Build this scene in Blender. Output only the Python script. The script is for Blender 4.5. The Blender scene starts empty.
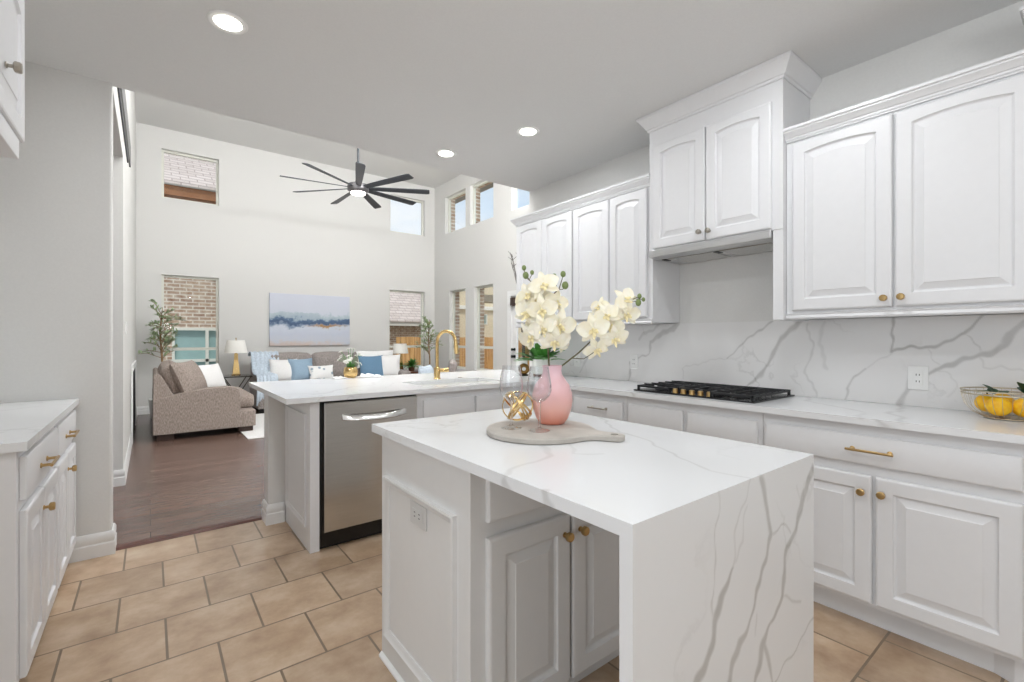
import bpy, bmesh, math, random
import numpy as np
from mathutils import Vector, Matrix
random.seed(7)
SC = bpy.context.scene
COL = SC.collection
R = math.radians
PI = math.pi

# ---------------------------------------------------------------- camera
cd = bpy.data.cameras.new('camera')
cd.sensor_width = 36.0
cd.lens = 464.8 / 1024 * 36
cd.shift_y = -2.44 / 1024
cd.clip_start = 0.05
cam = bpy.data.objects.new('camera', cd)
COL.objects.link(cam)
cam.location = (0, 0, 1.252)
cam.rotation_euler = (R(90), 0, R(-37.87))
SC.camera = cam

# ---------------------------------------------------------------- exposure
vs = SC.view_settings
vs.view_transform = 'Standard'
vs.look = 'None'
vs.exposure = 0.08
vs.gamma = 1.0
vs.use_curve_mapping = False

# ---------------------------------------------------------------- sky
W = bpy.data.worlds.new('sky')
SC.world = W
W.use_nodes = True
wn, wl = W.node_tree.nodes, W.node_tree.links
wn.clear()
wo = wn.new('ShaderNodeOutputWorld')
wb = wn.new('ShaderNodeBackground')
wc = wn.new('ShaderNodeTexCoord')
wm = wn.new('ShaderNodeMapping')
wm.inputs['Scale'].default_value = (2.2, 2.2, 5.0)
wz = wn.new('ShaderNodeTexNoise')
wz.inputs['Scale'].default_value = 1.6
wz.inputs['Detail'].default_value = 5
wr = wn.new('ShaderNodeValToRGB')
wr.color_ramp.elements[0].position = 0.42
wr.color_ramp.elements[0].color = (0.68, 0.81, 0.96, 1)
wr.color_ramp.elements[1].position = 0.66
wr.color_ramp.elements[1].color = (0.93, 0.95, 0.98, 1)
wl.new(wc.outputs['Generated'], wm.inputs['Vector'])
wl.new(wm.outputs['Vector'], wz.inputs['Vector'])
wl.new(wz.outputs['Fac'], wr.inputs['Fac'])
wl.new(wr.outputs['Color'], wb.inputs['Color'])
wb.inputs['Strength'].default_value = 1.0
wl.new(wb.outputs[0], wo.inputs[0])


def area(name, loc, rot, sx, sy, power, col=(1, 1, 1)):
    ld = bpy.data.lights.new(name, 'AREA')
    ld.shape = 'RECTANGLE'
    ld.size, ld.size_y, ld.energy, ld.color = sx, sy, power, col
    o = bpy.data.objects.new(name, ld)
    o.location, o.rotation_euler = loc, rot
    COL.objects.link(o)
    return o


# added fill lights out of view for living room and kitchen, plus the recessed lamps
area('living_down_fill', (2.6, 4.35, 4.7), (R(28), 0, 0), 4.6, 0.9, 135, (0.98, 0.99, 1))  # added fill, hidden by the kitchen ceiling edge, brightens the living walls
area('left_side_fill', (-2.9, -0.4, 1.5), (R(90), 0, R(-90)), 2.6, 1.8, 26, (0.95, 0.975, 1))  # added fill from the unseen left side, lights the right-hand cabinets
area('living_up_fill', (2.6, 3.80, 3.3), (R(160), 0, 0), 4.6, 0.35, 170, (0.97, 0.985, 1))  # hidden upward fill, added to brighten the living room ceiling
for lx, ly in ((0.287, 2.544), (2.136, 2.56), (1.87, 3.267), (0.29, 0.9), (2.0, 0.9), (1.1, -0.6)):  # later positions are out-of-view lamps added to brighten the kitchen
    ld = bpy.data.lights.new('recessed_and_added_lamp', 'AREA')
    ld.shape, ld.size, ld.energy, ld.color = 'DISK', 0.11, 5.0 if ly > 3 else 6.8, (0.94, 0.97, 1)
    lo = bpy.data.objects.new('recessed_and_added_lamp', ld)
    lo.location = (lx, ly, 2.728)
    COL.objects.link(lo)
area('ceiling_bounce_fill', (0.2, -1.3, 1.7), (R(165), 0, 0), 0.8, 0.8, 40, (0.95, 0.975, 1))  # unseen fill added behind the camera, bounced off the kitchen ceiling
sun = bpy.data.lights.new('sun', 'SUN')
sun.energy, sun.angle, sun.color = 2.2, R(8), (1, 0.97, 0.92)
so_ = bpy.data.objects.new('sun', sun)
so_.rotation_euler = Vector((0.16, 0.45, -0.88)).to_track_quat('-Z', 'Y').to_euler()
COL.objects.link(so_)

# ---------------------------------------------------------------- materials
MATS = {}


def lin(c):
    return tuple(((x / 255) / 12.92 if x / 255 <= 0.04045 else ((x / 255 + 0.055) / 1.055) ** 2.4) for x in c) + (1,)


class NT:
    def __init__(s, name):
        s.m = bpy.data.materials.new(name)
        s.m.use_nodes = True
        s.n, s.l = s.m.node_tree.nodes, s.m.node_tree.links
        s.b = s.n['Principled BSDF']
        s.tc = s.n.new('ShaderNodeTexCoord')

    def new(s, t, **k):
        x = s.n.new(t)
        for a, v in k.items():
            setattr(x, a, v)
        return x

    def noise(s, scale, detail=3, vec=None, stretch=None, rough=0.5):
        x = s.new('ShaderNodeTexNoise')
        x.inputs['Scale'].default_value = scale
        x.inputs['Detail'].default_value = detail
        x.inputs['Roughness'].default_value = rough
        v = vec or s.tc.outputs['Object']
        if stretch:
            mp = s.new('ShaderNodeMapping')
            mp.inputs['Scale'].default_value = stretch
            s.l.new(v, mp.inputs['Vector'])
            v = mp.outputs['Vector']
        s.l.new(v, x.inputs['Vector'])
        return x.outputs['Fac']

    def ramp(s, fac, stops):
        x = s.new('ShaderNodeValToRGB')
        e = x.color_ramp.elements
        while len(e) < len(stops):
            e.new(0.5)
        for i, (p, c) in enumerate(stops):
            e[i].position = p
            e[i].color = c
        s.l.new(fac, x.inputs['Fac'])
        return x.outputs['Color']

    def mix(s, fac, a, b, mode='MIX'):
        x = s.new('ShaderNodeMix', data_type='RGBA', blend_type=mode)
        for sock, v in ((x.inputs[0], fac), (x.inputs[6], a), (x.inputs[7], b)):
            if hasattr(v, 'is_linked'):
                s.l.new(v, sock)
            else:
                sock.default_value = v
        return x.outputs[2]

    def math(s, op, a, b=0.0, clamp=False):
        x = s.new('ShaderNodeMath', operation=op, use_clamp=clamp)
        for sock, v in ((x.inputs[0], a), (x.inputs[1], b)):
            if hasattr(v, 'is_linked'):
                s.l.new(v, sock)
            else:
                sock.default_value = v
        return x.outputs[0]

    def bump(s, h, strength=0.2, dist=0.01):
        x = s.new('ShaderNodeBump')
        x.inputs['Strength'].default_value = strength
        x.inputs['Distance'].default_value = dist
        s.l.new(h, x.inputs['Height'])
        s.l.new(x.outputs['Normal'], s.b.inputs['Normal'])

    def col(s, v):
        if hasattr(v, 'is_linked'):
            s.l.new(v, s.b.inputs['Base Color'])
        else:
            s.b.inputs['Base Color'].default_value = v

    def put(s, **k):
        for a, v in k.items():
            s.b.inputs[a.replace('_', ' ')].default_value = v
        return s.m


def plain(name, c, rough=0.5, metal=0.0, nscale=30, namt=0.04, bump=0.0, **k):
    """solid colour with a slight procedural mottling"""
    t = NT(name)
    c = lin(c)
    f = t.noise(nscale, 3)
    d = tuple(x * (1 - namt) for x in c[:3]) + (1,)
    l = tuple(min(1, x * (1 + namt)) for x in c[:3]) + (1,)
    t.col(t.ramp(f, [(0.3, d), (0.7, l)]))
    if bump:
        t.bump(f, bump, 0.004)
    t.put(Roughness=rough, Metallic=metal, **k)
    MATS[name] = t.m
    return t.m


plain('wall_paint', (222, 221, 218), 0.7, nscale=90, namt=0.015, bump=0.05)
plain('ceiling_paint', (226, 226, 225), 0.8, nscale=110, namt=0.015, bump=0.08)
plain('living_ceiling_paint', (226, 225, 223), 0.8, nscale=110, namt=0.015, bump=0.05)
plain('trim_white', (236, 236, 235), 0.35, namt=0.01)
plain('cabinet_white', (225, 225, 226), 0.33, namt=0.008)
plain('island_grey', (222, 221, 219), 0.36, namt=0.008)
plain('window_frame', (226, 226, 216), 0.45, namt=0.02)
plain('brass', (188, 158, 108), 0.28, 1.0, namt=0.05)
plain('dark_brass', (140, 108, 62), 0.3, 1.0, namt=0.1)
plain('gold', (222, 190, 132), 0.24, 1.0, namt=0.05)
plain('wire_silver', (196, 186, 166), 0.3, 1.0, namt=0.05)
plain('nickel', (168, 162, 152), 0.3, 1.0, namt=0.05)
plain('dark_bronze', (84, 80, 74), 0.35, 1.0, namt=0.05)
plain('black_gloss', (14, 14, 15), 0.25)
plain('black_iron', (30, 31, 33), 0.5)
plain('black_matte', (20, 20, 20), 0.6)
plain('fan_dark', (62, 66, 72), 0.45)
plain('fan_metal', (120, 118, 120), 0.35, 0.6)
plain('plastic_white', (240, 240, 238), 0.35, namt=0.01)
plain('slot_dark', (60, 60, 58), 0.6)
plain('outlet_grey', (206, 205, 203), 0.4, namt=0.01)
plain('ceramic_white', (238, 238, 234), 0.3, namt=0.02)
plain('strip_wood', (96, 58, 48), 0.4, namt=0.2)
plain('dark_wood', (58, 40, 32), 0.4, namt=0.2)
plain('table_wood', (104, 62, 40), 0.4, namt=0.2)
plain('lamp_shade', (244, 242, 236), 0.8, namt=0.01)
plain('leaf_green', (84, 146, 66), 0.5, namt=0.25, nscale=25)
plain('leaf_dark', (44, 78, 48), 0.45, namt=0.25, nscale=25)
plain('leaf_olive', (168, 186, 146), 0.55, namt=0.25, nscale=9)
plain('bark', (150, 122, 88), 0.8, namt=0.25, nscale=40)
plain('twig_dark', (92, 84, 78), 0.8, namt=0.2)
plain('stem_brown', (92, 84, 52), 0.6, namt=0.2)
plain('bud_green', (122, 138, 84), 0.5, namt=0.15, nscale=60)
plain('lip_yellow', (246, 231, 182), 0.55, namt=0.1, nscale=80)
plain('petal_white', (246, 245, 238), 0.6, namt=0.03)
plain('fabric_white', (238, 237, 236), 0.9, nscale=120, namt=0.05, bump=0.3)
plain('fabric_blue', (150, 174, 194), 0.9, nscale=120, namt=0.12, bump=0.3)
plain('fabric_deep_blue', (106, 140, 168), 0.9, nscale=120, namt=0.12, bump=0.3)
plain('fabric_pale_blue', (196, 208, 220), 0.95, nscale=40, namt=0.14, bump=0.5)
plain('rug_white', (232, 231, 229), 0.95, nscale=60, namt=0.08, bump=0.6)
plain('fence_beam', (236, 232, 222), 0.6)
plain('stucco', (222, 206, 176), 0.8, nscale=12, namt=0.06)
plain('gutter', (214, 210, 200), 0.6)
plain('soffit_brown', (150, 100, 62), 0.7, namt=0.15)
plain('soffit_grey', (130, 128, 126), 0.7)
plain('ground_dry', (150, 140, 112), 0.9, nscale=3, namt=0.2)
plain('firebox', (44, 44, 46), 0.7)
plain('grille_grey', (118, 118, 118), 0.5)
plain('board_grey', (186, 180, 172), 0.7, nscale=14, namt=0.12, bump=0.1)
plain('shade_teal', (150, 180, 178), 0.3, nscale=5, namt=0.06)


def _emit(name, c, strength):
    t = NT(name)
    f = t.noise(20)
    t.col(t.ramp(f, [(0.0, lin(c)), (1.0, lin(c))]))
    t.b.inputs['Emission Color'].default_value = lin(c)
    t.b.inputs['Emission Strength'].default_value = strength
    MATS[name] = t.m


_emit('lamp_glow', (255, 250, 240), 14.0)
_emit('fan_glow', (255, 244, 240), 6.0)


def _glass(name, tint=(1, 1, 1, 1), refl=1.0):
    t = NT(name)
    out = [x for x in t.n if x.type == 'OUTPUT_MATERIAL'][0]
    tr = t.new('ShaderNodeBsdfTransparent')
    tr.inputs[0].default_value = tint
    gl = t.new('ShaderNodeBsdfGlossy')
    gl.inputs['Roughness'].default_value = 0.02
    fr = t.new('ShaderNodeLayerWeight')
    fr.inputs['Blend'].default_value = 0.5
    p = t.math('POWER', fr.outputs['Facing'], 3.0)
    p = t.math('MULTIPLY_ADD', p, 0.85 * refl)
    p.node.inputs[2].default_value = 0.03 * refl
    mx = t.new('ShaderNodeMixShader')
    t.l.new(p, mx.inputs[0])
    t.l.new(tr.outputs[0], mx.inputs[1])
    t.l.new(gl.outputs[0], mx.inputs[2])
    t.l.new(mx.outputs[0], out.inputs[0])
    MATS[name] = t.m


_glass('pane_glass', (0.97, 0.985, 0.99, 1), 0.5)
_glass('clear_glass', (0.985, 0.985, 0.985, 1), 1.0)
_glass('bowl_glass', (0.97, 0.975, 0.98, 1), 1.4)
t = NT('crystal')
t.col((1, 1, 1, 1))
t.b.inputs['Transmission Weight'].default_value = 1.0
t.b.inputs['IOR'].default_value = 1.45
t.put(Roughness=0.0)
out = [x for x in t.n if x.type == 'OUTPUT_MATERIAL'][0]
tr = t.new('ShaderNodeBsdfTransparent')
mx = t.new('ShaderNodeMixShader')
mx.inputs[0].default_value = 0.5
t.l.new(t.b.outputs[0], mx.inputs[1])
t.l.new(tr.outputs[0], mx.inputs[2])
t.l.new(mx.outputs[0], out.inputs[0])
MATS['crystal'] = t.m


def _steel():
    t = NT('steel')
    f = t.noise(4, 3, stretch=(1.5, 1.5, 90))
    t.col(t.ramp(f, [(0.3, lin((200, 199, 196))), (0.7, lin((210, 209, 206)))]))
    t.put(Metallic=1.0, Roughness=0.22)
    MATS['steel'] = t.m
    t = NT('hood_steel')
    f = t.noise(5, 3, stretch=(2, 1.5, 80))
    t.col(t.ramp(f, [(0.3, lin((206, 206, 206))), (0.7, lin((222, 222, 222)))]))
    t.put(Metallic=1.0, Roughness=0.36)
    MATS['hood_steel'] = t.m


_steel()


def _quartz(name, base, faint):
    t = NT(name)
    at = t.new('ShaderNodeAttribute', attribute_name='vein')
    n1 = t.noise(2.3, 6)
    d = t.math('ABSOLUTE', t.math('SUBTRACT', n1, 0.5))
    thin = t.ramp(d, [(0.0, (1, 1, 1, 1)), (0.012, (0, 0, 0, 1))])
    n2 = t.noise(1.3, 2)
    gate = t.ramp(n2, [(0.5, (0, 0, 0, 1)), (0.62, (1, 1, 1, 1))])
    f = t.math('MULTIPLY', t.math('MULTIPLY', thin, gate), faint)
    grain = t.noise(26, 4)
    v = t.math('MULTIPLY', at.outputs['Fac'], t.math('MULTIPLY_ADD', grain, 0.5))
    v.node.inputs[1].links[0].from_node.inputs[2].default_value = 0.72
    f = t.math('ADD', f, v, True)
    t.col(t.mix(f, lin(base), lin((172, 170, 167))))
    t.put(Roughness=0.16)
    t.b.inputs['Specular IOR Level'].default_value = 0.45
    MATS[name] = t.m


_quartz('quartz', (230, 231, 232), 0.28)
_quartz('quartz_splash', (233, 232, 231), 0.35)


def _tile():
    t = NT('floor_tile')
    mp = t.new('ShaderNodeMapping')
    mp.inputs['Location'].default_value = (-0.0525 + 0.336 * 20, -3.265 + 0.336 * 30, 0)
    t.l.new(t.tc.outputs['Object'], mp.inputs['Vector'])
    b = t.new('ShaderNodeTexBrick', offset=0.5, offset_frequency=2, squash=1.0)
    t.l.new(mp.outputs['Vector'], b.inputs['Vector'])
    b.inputs['Scale'].default_value = 1
    b.inputs['Brick Width'].default_value = 0.336
    b.inputs['Row Height'].default_value = 0.336
    b.inputs['Mortar Size'].default_value = 0.0048
    b.inputs['Mortar Smooth'].default_value = 0.1
    b.inputs['Color1'].default_value = (0, 0, 0, 1)
    b.inputs['Color2'].default_value = (1, 1, 1, 1)
    b.inputs['Mortar'].default_value = (0.5, 0.5, 0.5, 1)
    n = t.noise(4.5, 6, rough=0.62)
    c = t.ramp(n, [(0.3, lin((152, 124, 98))), (0.5, lin((184, 159, 132))), (0.7, lin((208, 188, 165)))])
    n2 = t.noise(1.2, 2)
    c = t.mix(t.math('MULTIPLY', n2, 0.35), c, lin((168, 134, 104)))
    var = t.mix(0.12, c, b.outputs['Color'], 'OVERLAY')
    c = t.mix(b.outputs['Fac'], var, lin((122, 104, 84)))
    t.col(c)
    h = t.math('SUBTRACT', t.math('MULTIPLY', n, 0.15), b.outputs['Fac'])
    t.bump(h, 0.35, 0.004)
    t.put(Roughness=0.3)
    t.b.inputs['Specular IOR Level'].default_value = 0.75
    MATS['floor_tile'] = t.m


_tile()


def _wood():
    t = NT('floor_wood')
    b = t.new('ShaderNodeTexBrick', offset=0.37, offset_frequency=2)
    t.l.new(t.tc.outputs['Object'], b.inputs['Vector'])
    b.inputs['Scale'].default_value = 1
    b.inputs['Brick Width'].default_value = 1.3
    b.inputs['Row Height'].default_value = 0.127
    b.inputs['Mortar Size'].default_value = 0.0022
    b.inputs['Color1'].default_value = lin((86, 64, 55))
    b.inputs['Color2'].default_value = lin((128, 102, 91))
    b.inputs['Mortar'].default_value = lin((22, 13, 10))
    g = t.noise(3, 6, stretch=(2.2, 26, 1), rough=0.65)
    gr = t.ramp(g, [(0.3, lin((58, 40, 34))), (0.7, lin((134, 108, 97)))])
    t.col(t.mix(0.55, b.outputs['Color'], gr))
    h = t.math('SUBTRACT', t.math('MULTIPLY', g, 0.5), b.outputs['Fac'])
    t.bump(h, 0.3, 0.004)
    t.put(Roughness=0.26)
    t.b.inputs['Specular IOR Level'].default_value = 0.85
    MATS['floor_wood'] = t.m


_wood()


def _brick(name, c1, c2, mort, bw, bh, m, ax='xz', mixn=0.4):
    t = NT(name)
    sp = t.new('ShaderNodeSeparateXYZ')
    cb = t.new('ShaderNodeCombineXYZ')
    t.l.new(t.tc.outputs['Object'], sp.inputs[0])
    t.l.new(sp.outputs['XYZ'.index(ax[0].upper())], cb.inputs[0])
    t.l.new(sp.outputs['XYZ'.index(ax[1].upper())], cb.inputs[1])
    b = t.new('ShaderNodeTexBrick', offset=0.5)
    t.l.new(cb.outputs[0], b.inputs['Vector'])
    b.inputs['Scale'].default_value = 1
    b.inputs['Brick Width'].default_value = bw
    b.inputs['Row Height'].default_value = bh
    b.inputs['Mortar Size'].default_value = m
    b.inputs['Color1'].default_value = lin(c1)
    b.inputs['Color2'].default_value = lin(c2)
    b.inputs['Mortar'].default_value = lin(mort)
    n = t.noise(9, 4)
    dark = t.mix(mixn, b.outputs['Color'], t.ramp(n, [(0.3, lin(c1)), (0.7, lin(mort))]))
    t.col(dark)
    t.bump(t.math('SUBTRACT', 1.0, b.outputs['Fac']), 0.4, 0.01)
    t.put(Roughness=0.85)
    MATS[name] = t.m


_brick('house_brick', (150, 112, 86), (196, 166, 138), (234, 226, 212), 0.23, 0.078, 0.013)
_brick('house_brick_side', (150, 112, 86), (196, 166, 138), (234, 226, 212), 0.23, 0.078, 0.013, 'yz')
_brick('shingle', (190, 176, 168), (216, 204, 198), (156, 142, 136), 0.30, 0.11, 0.012, 'xz', 0.3)


def _planks():
    t = NT('fence_wood')
    n = t.noise(2.2, 5, stretch=(9, 9, 0.6))
    t.col(t.ramp(n, [(0.3, lin((176, 128, 76))), (0.55, lin((212, 166, 108))), (0.75, lin((226, 184, 130)))]))
    t.put(Roughness=0.8)
    MATS['fence_wood'] = t.m


_planks()


def _tweed(name, a, b):
    t = NT(name)
    n = t.noise(110, 2, stretch=(1, 1, 0.3))
    n2 = t.noise(9, 3)
    c = t.ramp(n, [(0.34, lin(a)), (0.66, lin(b))])
    t.col(t.mix(t.math('MULTIPLY', n2, 0.25), c, lin(a)))
    t.bump(n, 0.5, 0.004)
    t.put(Roughness=0.95)
    MATS[name] = t.m


_tweed('tweed_taupe', (138, 125, 117), (178, 165, 156))
_tweed('tweed_grey', (132, 124, 120), (176, 168, 164))


def _pillow_pattern():
    t = NT('fabric_spotted')
    w = t.new('ShaderNodeTexVoronoi')
    w.inputs['Scale'].default_value = 11
    t.l.new(t.tc.outputs['Object'], w.inputs['Vector'])
    t.col(t.ramp(w.outputs['Distance'], [(0.22, lin((150, 168, 182))), (0.34, lin((236, 236, 235)))]))
    t.put(Roughness=0.9)
    MATS['fabric_spotted'] = t.m


_pillow_pattern()


def _vase():
    t = NT('vase_pink')
    sp = t.new('ShaderNodeSeparateXYZ')
    t.l.new(t.tc.outputs['Object'], sp.inputs[0])
    z = t.math('MULTIPLY', sp.outputs[2], 1 / 0.215)
    n = t.noise(50, 3)
    z = t.math('ADD', z, t.math('MULTIPLY', n, 0.06))
    t.col(t.ramp(z, [(0.04, lin((238, 152, 128))), (0.30, lin((240, 184, 172))), (0.62, lin((236, 190, 192))), (1.0, lin((232, 196, 204)))]))
    t.put(Roughness=0.28)
    t.b.inputs['Subsurface Weight'].default_value = 0.15
    t.b.inputs['Subsurface Radius'].default_value = (0.02, 0.012, 0.01)
    MATS['vase_pink'] = t.m


_vase()


def _orchid():
    t = NT('orchid_petal')
    n = t.noise(22, 4)
    t.col(t.ramp(n, [(0.3, lin((249, 239, 208))), (0.6, lin((252, 246, 228)))]))
    t.put(Roughness=0.6)
    t.b.inputs['Subsurface Weight'].default_value = 0.2
    t.b.inputs['Subsurface Radius'].default_value = (0.01, 0.008, 0.005)
    MATS['orchid_petal'] = t.m
    t = NT('lemon_skin')
    n = t.noise(60, 3)
    t.col(t.ramp(n, [(0.3, lin((246, 178, 14))), (0.7, lin((255, 206, 40)))]))
    t.bump(n, 0.2, 0.003)
    t.put(Roughness=0.4)
    MATS['lemon_skin'] = t.m


_orchid()


def _painting():
    t = NT('painting_canvas')
    sp = t.new('ShaderNodeSeparateXYZ')
    t.l.new(t.tc.outputs['Object'], sp.inputs[0])
    n = t.noise(2.2, 6, stretch=(1, 1, 2.0), rough=0.7)
    n2 = t.noise(9, 4, stretch=(1.6, 1, 0.5))
    v = t.math('ADD', sp.outputs[2], t.math('MULTIPLY', t.math('SUBTRACT', n, 0.5), 0.46))
    v = t.math('ADD', v, t.math('MULTIPLY', t.math('SUBTRACT', n2, 0.5), 0.10))
    c = t.ramp(v, [(0.0, lin((214, 198, 190))), (0.10, lin((206, 210, 220))), (0.24, lin((202, 208, 222))),
                   (0.36, lin((208, 214, 226))), (0.40, lin((150, 166, 186))), (0.45, lin((70, 92, 126))), (0.515, lin((92, 116, 146))),
                   (0.55, lin((168, 184, 198))), (0.62, lin((184, 198, 206))), (0.66, lin((208, 213, 224))), (1.0, lin((212, 216, 228)))])
    # ochre bank to the right of the middle
    x = sp.outputs[0]
    mx = t.math('SUBTRACT', 1.0, t.math('MULTIPLY', t.math('ABSOLUTE', t.math('SUBTRACT', x, 0.30)), 2.2), True)
    mz = t.math('SUBTRACT', 1.0, t.math('MULTIPLY', t.math('ABSOLUTE', t.math('SUBTRACT', v, 0.385)), 20.0), True)
    o = t.math('MULTIPLY', t.math('MULTIPLY', mx, mz), 1.6, True)
    c = t.mix(o, c, lin((172, 134, 92)))
    t.col(c)
    t.bump(n2, 0.3, 0.003)
    t.put(Roughness=0.7)
    MATS['painting_canvas'] = t.m


_painting()

# ---------------------------------------------------------------- mesh builder
ORG = {}


class MB:
    def __init__(s):
        s.v, s.f, s.mi = [], [], []

    def add(s, vs, fs, m=0):
        o = len(s.v)
        s.v += [tuple(p) for p in vs]
        s.f += [tuple(i + o for i in q) for q in fs]
        s.mi += [m] * len(fs)
        return s

    def box(s, x0, x1, y0, y1, z0, z1, m=0):
        v = [(x, y, z) for z in (z0, z1) for y in (y0, y1) for x in (x0, x1)]
        return s.add(v, [(0, 2, 3, 1), (4, 5, 7, 6), (0, 1, 5, 4), (2, 6, 7, 3), (0, 4, 6, 2), (1, 3, 7, 5)], m)

    def obox(s, c, size, rot=Matrix(), m=0):
        a, b, d = [x / 2 for x in size]
        v = [Vector(c) + rot @ Vector((x, y, z)) for z in (-d, d) for y in (-b, b) for x in (-a, a)]
        return s.add(v, [(0, 2, 3, 1), (4, 5, 7, 6), (0, 1, 5, 4), (2, 6, 7, 3), (0, 4, 6, 2), (1, 3, 7, 5)], m)

    def loft(s, loops, m=0, cap0=True, cap1=True, closed=False):
        n = len(loops[0])
        v = [p for L in loops for p in L]
        f = []
        k = len(loops)
        for i in range(k if closed else k - 1):
            a, b = i * n, ((i + 1) % k) * n
            for j in range(n):
                q = (j + 1) % n
                f.append((a + j, a + q, b + q, b + j))
        if not closed:
            if cap0:
                f.append(tuple(reversed(range(n))))
            if cap1:
                f.append(tuple(range((k - 1) * n, k * n)))
        return s.add(v, f, m)

    def tube(s, path, r, n=10, m=0, closed=False):
        P = [Vector(p) for p in path]
        k = len(P)
        rs = r if isinstance(r, (list, tuple)) else [r] * k
        loops = []
        prev = None
        for i in range(k):
            if closed:
                t = P[(i + 1) % k] - P[i - 1]
            else:
                t = P[min(i + 1, k - 1)] - P[max(i - 1, 0)]
            t.normalize()
            if prev is None:
                a = t.orthogonal().normalized()
            else:
                a = (prev - t * prev.dot(t))
                a = a.normalized() if a.length > 1e-6 else t.orthogonal().normalized()
            prev = a
            b = t.cross(a)
            loops.append([P[i] + (a * math.cos(q) + b * math.sin(q)) * rs[i] for q in [2 * PI * j / n for j in range(n)]])
        return s.loft(loops, m, closed=closed)

    def cyl(s, p0, p1, r0, r1=None, n=16, m=0):
        return s.tube([p0, p1], [r0, r0 if r1 is None else r1], n, m)

    def lathe(s, prof, c=(0, 0, 0), ax=(0, 0, 1), n=24, m=0, capped=True):
        ax = Vector(ax).normalized()
        a = ax.orthogonal().normalized()
        b = ax.cross(a)
        c = Vector(c)
        loops = [[c + ax * z + (a * math.cos(q) + b * math.sin(q)) * max(r, 1e-4) for q in [2 * PI * j / n for j in range(n)]] for r, z in prof]
        return s.loft(loops, m, capped, capped)

    def sphere(s, c, r, nu=14, nv=9, sc=(1, 1, 1), rot=Matrix(), m=0):
        c = Vector(c)
        loops = []
        for i in range(nv + 1):
            t = PI * (0.02 + 0.96 * i / nv)
            loops.append([c + rot @ Vector((r * sc[0] * math.sin(t) * math.cos(q), r * sc[1] * math.sin(t) * math.sin(q), -r * sc[2] * math.cos(t))) for q in [2 * PI * j / nu for j in range(nu)]])
        return s.loft(loops, m)

    def grid(s, O, A, B, na, nb, m=0):
        O, A, B = Vector(O), Vector(A), Vector(B)
        v = [O + A * (i / na) + B * (j / nb) for j in range(nb + 1) for i in range(na + 1)]
        w = na + 1
        f = [(j * w + i, j * w + i + 1, (j + 1) * w + i + 1, (j + 1) * w + i) for j in range(nb) for i in range(na)]
        return s.add(v, f, m)

    def prism(s, poly, z0, z1, m=0):
        return s.loft([[(x, y, z0) for x, y in poly], [(x, y, z1) for x, y in poly]], m)

    def sweep(s, path, prof, side=1, m=0, z=0.0):
        """prof of (out, up) swept along a 2-D path with mitred corners"""
        P = [Vector(p) for p in path]
        nrm = []
        for i in range(len(P) - 1):
            t = (P[i + 1] - P[i]).normalized()
            nrm.append(Vector((t.y, -t.x)) * side)
        loops = []
        for i in range(len(P)):
            if i == 0:
                d = nrm[0]
            elif i == len(P) - 1:
                d = nrm[-1]
            else:
                d = nrm[i - 1] + nrm[i]
                d = d / (1 + nrm[i - 1].dot(nrm[i]))
            loops.append([(P[i].x + d.x * o, P[i].y + d.y * o, z + u) for o, u in prof])
        return s.loft(loops, m)

    def build(s, name, mat, parent=None, smooth=None, bevel=0, seg=2, origin=None, attr=None, subsurf=0, weld=False):
        org = Vector(origin) if origin is not None else (ORG[parent.name] if parent else Vector((0, 0, 0)))
        me = bpy.data.meshes.new(name)
        me.from_pydata([tuple(Vector(p) - org) for p in s.v], [], s.f)
        for q in (mat if isinstance(mat, (list, tuple)) else [mat]):
            me.materials.append(MATS[q])
        me.polygons.foreach_set('material_index', s.mi)
        bm = bmesh.new()
        bm.from_mesh(me)
        if weld:
            bmesh.ops.remove_doubles(bm, verts=bm.verts, dist=1e-5)
        bmesh.ops.recalc_face_normals(bm, faces=bm.faces)
        bm.to_mesh(me)
        bm.free()
        if attr is not None:
            co = np.empty(len(me.vertices) * 3)
            me.vertices.foreach_get('co', co)
            co = co.reshape(-1, 3) + np.array(org)
            a = me.attributes.new('vein', 'FLOAT', 'POINT')
            a.data.foreach_set('value', attr(co).astype(np.float32))
        if smooth:
            me.shade_smooth()
            if smooth < 180:
                me.set_sharp_from_angle(angle=R(smooth))
        o = bpy.data.objects.new(name, me)
        COL.objects.link(o)
        if parent:
            o.parent = parent
            ORG[o.name] = ORG[parent.name]
        else:
            o.location = org
            ORG[o.name] = org
        if bevel:
            b = o.modifiers.new('bevel', 'BEVEL')
            b.width, b.segments, b.limit_method, b.angle_limit = bevel, seg, 'ANGLE', R(40)
        if subsurf:
            b = o.modifiers.new('subdivision', 'SUBSURF')
            b.levels = b.render_levels = subsurf
        return o


def tag(o, label, cat, group=None):
    o['label'] = label
    o['category'] = cat
    if group:
        o['group'] = group
    return o


def thing(name, label, cat, loc, group=None):
    o = bpy.data.objects.new(name, None)
    o.empty_display_size = 0.1
    COL.objects.link(o)
    o.location = loc
    ORG[o.name] = Vector(loc)
    return tag(o, label, cat, group)


def struct(o):
    o['kind'] = 'structure'
    return o


def dup(root, loc, label):
    """a copy of a thing with copies of its parts and sub-parts"""
    r = root.copy()
    COL.objects.link(r)
    r.location = loc
    r['label'] = label
    for ch in list(root.children):
        c = ch.copy()
        COL.objects.link(c)
        c.parent = r
        for g in list(ch.children):
            d = g.copy()
            COL.objects.link(d)
            d.parent = c
    return r


# ---------------------------------------------------------------- room shell
CEIL, LCEIL = 2.74, 4.80
KX, LX, LW, FY = 3.03, 5.30, -0.185, 9.80      # kitchen right wall, living right wall, living left wall, far wall
OPY = 3.61                                     # kitchen / living opening

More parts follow.
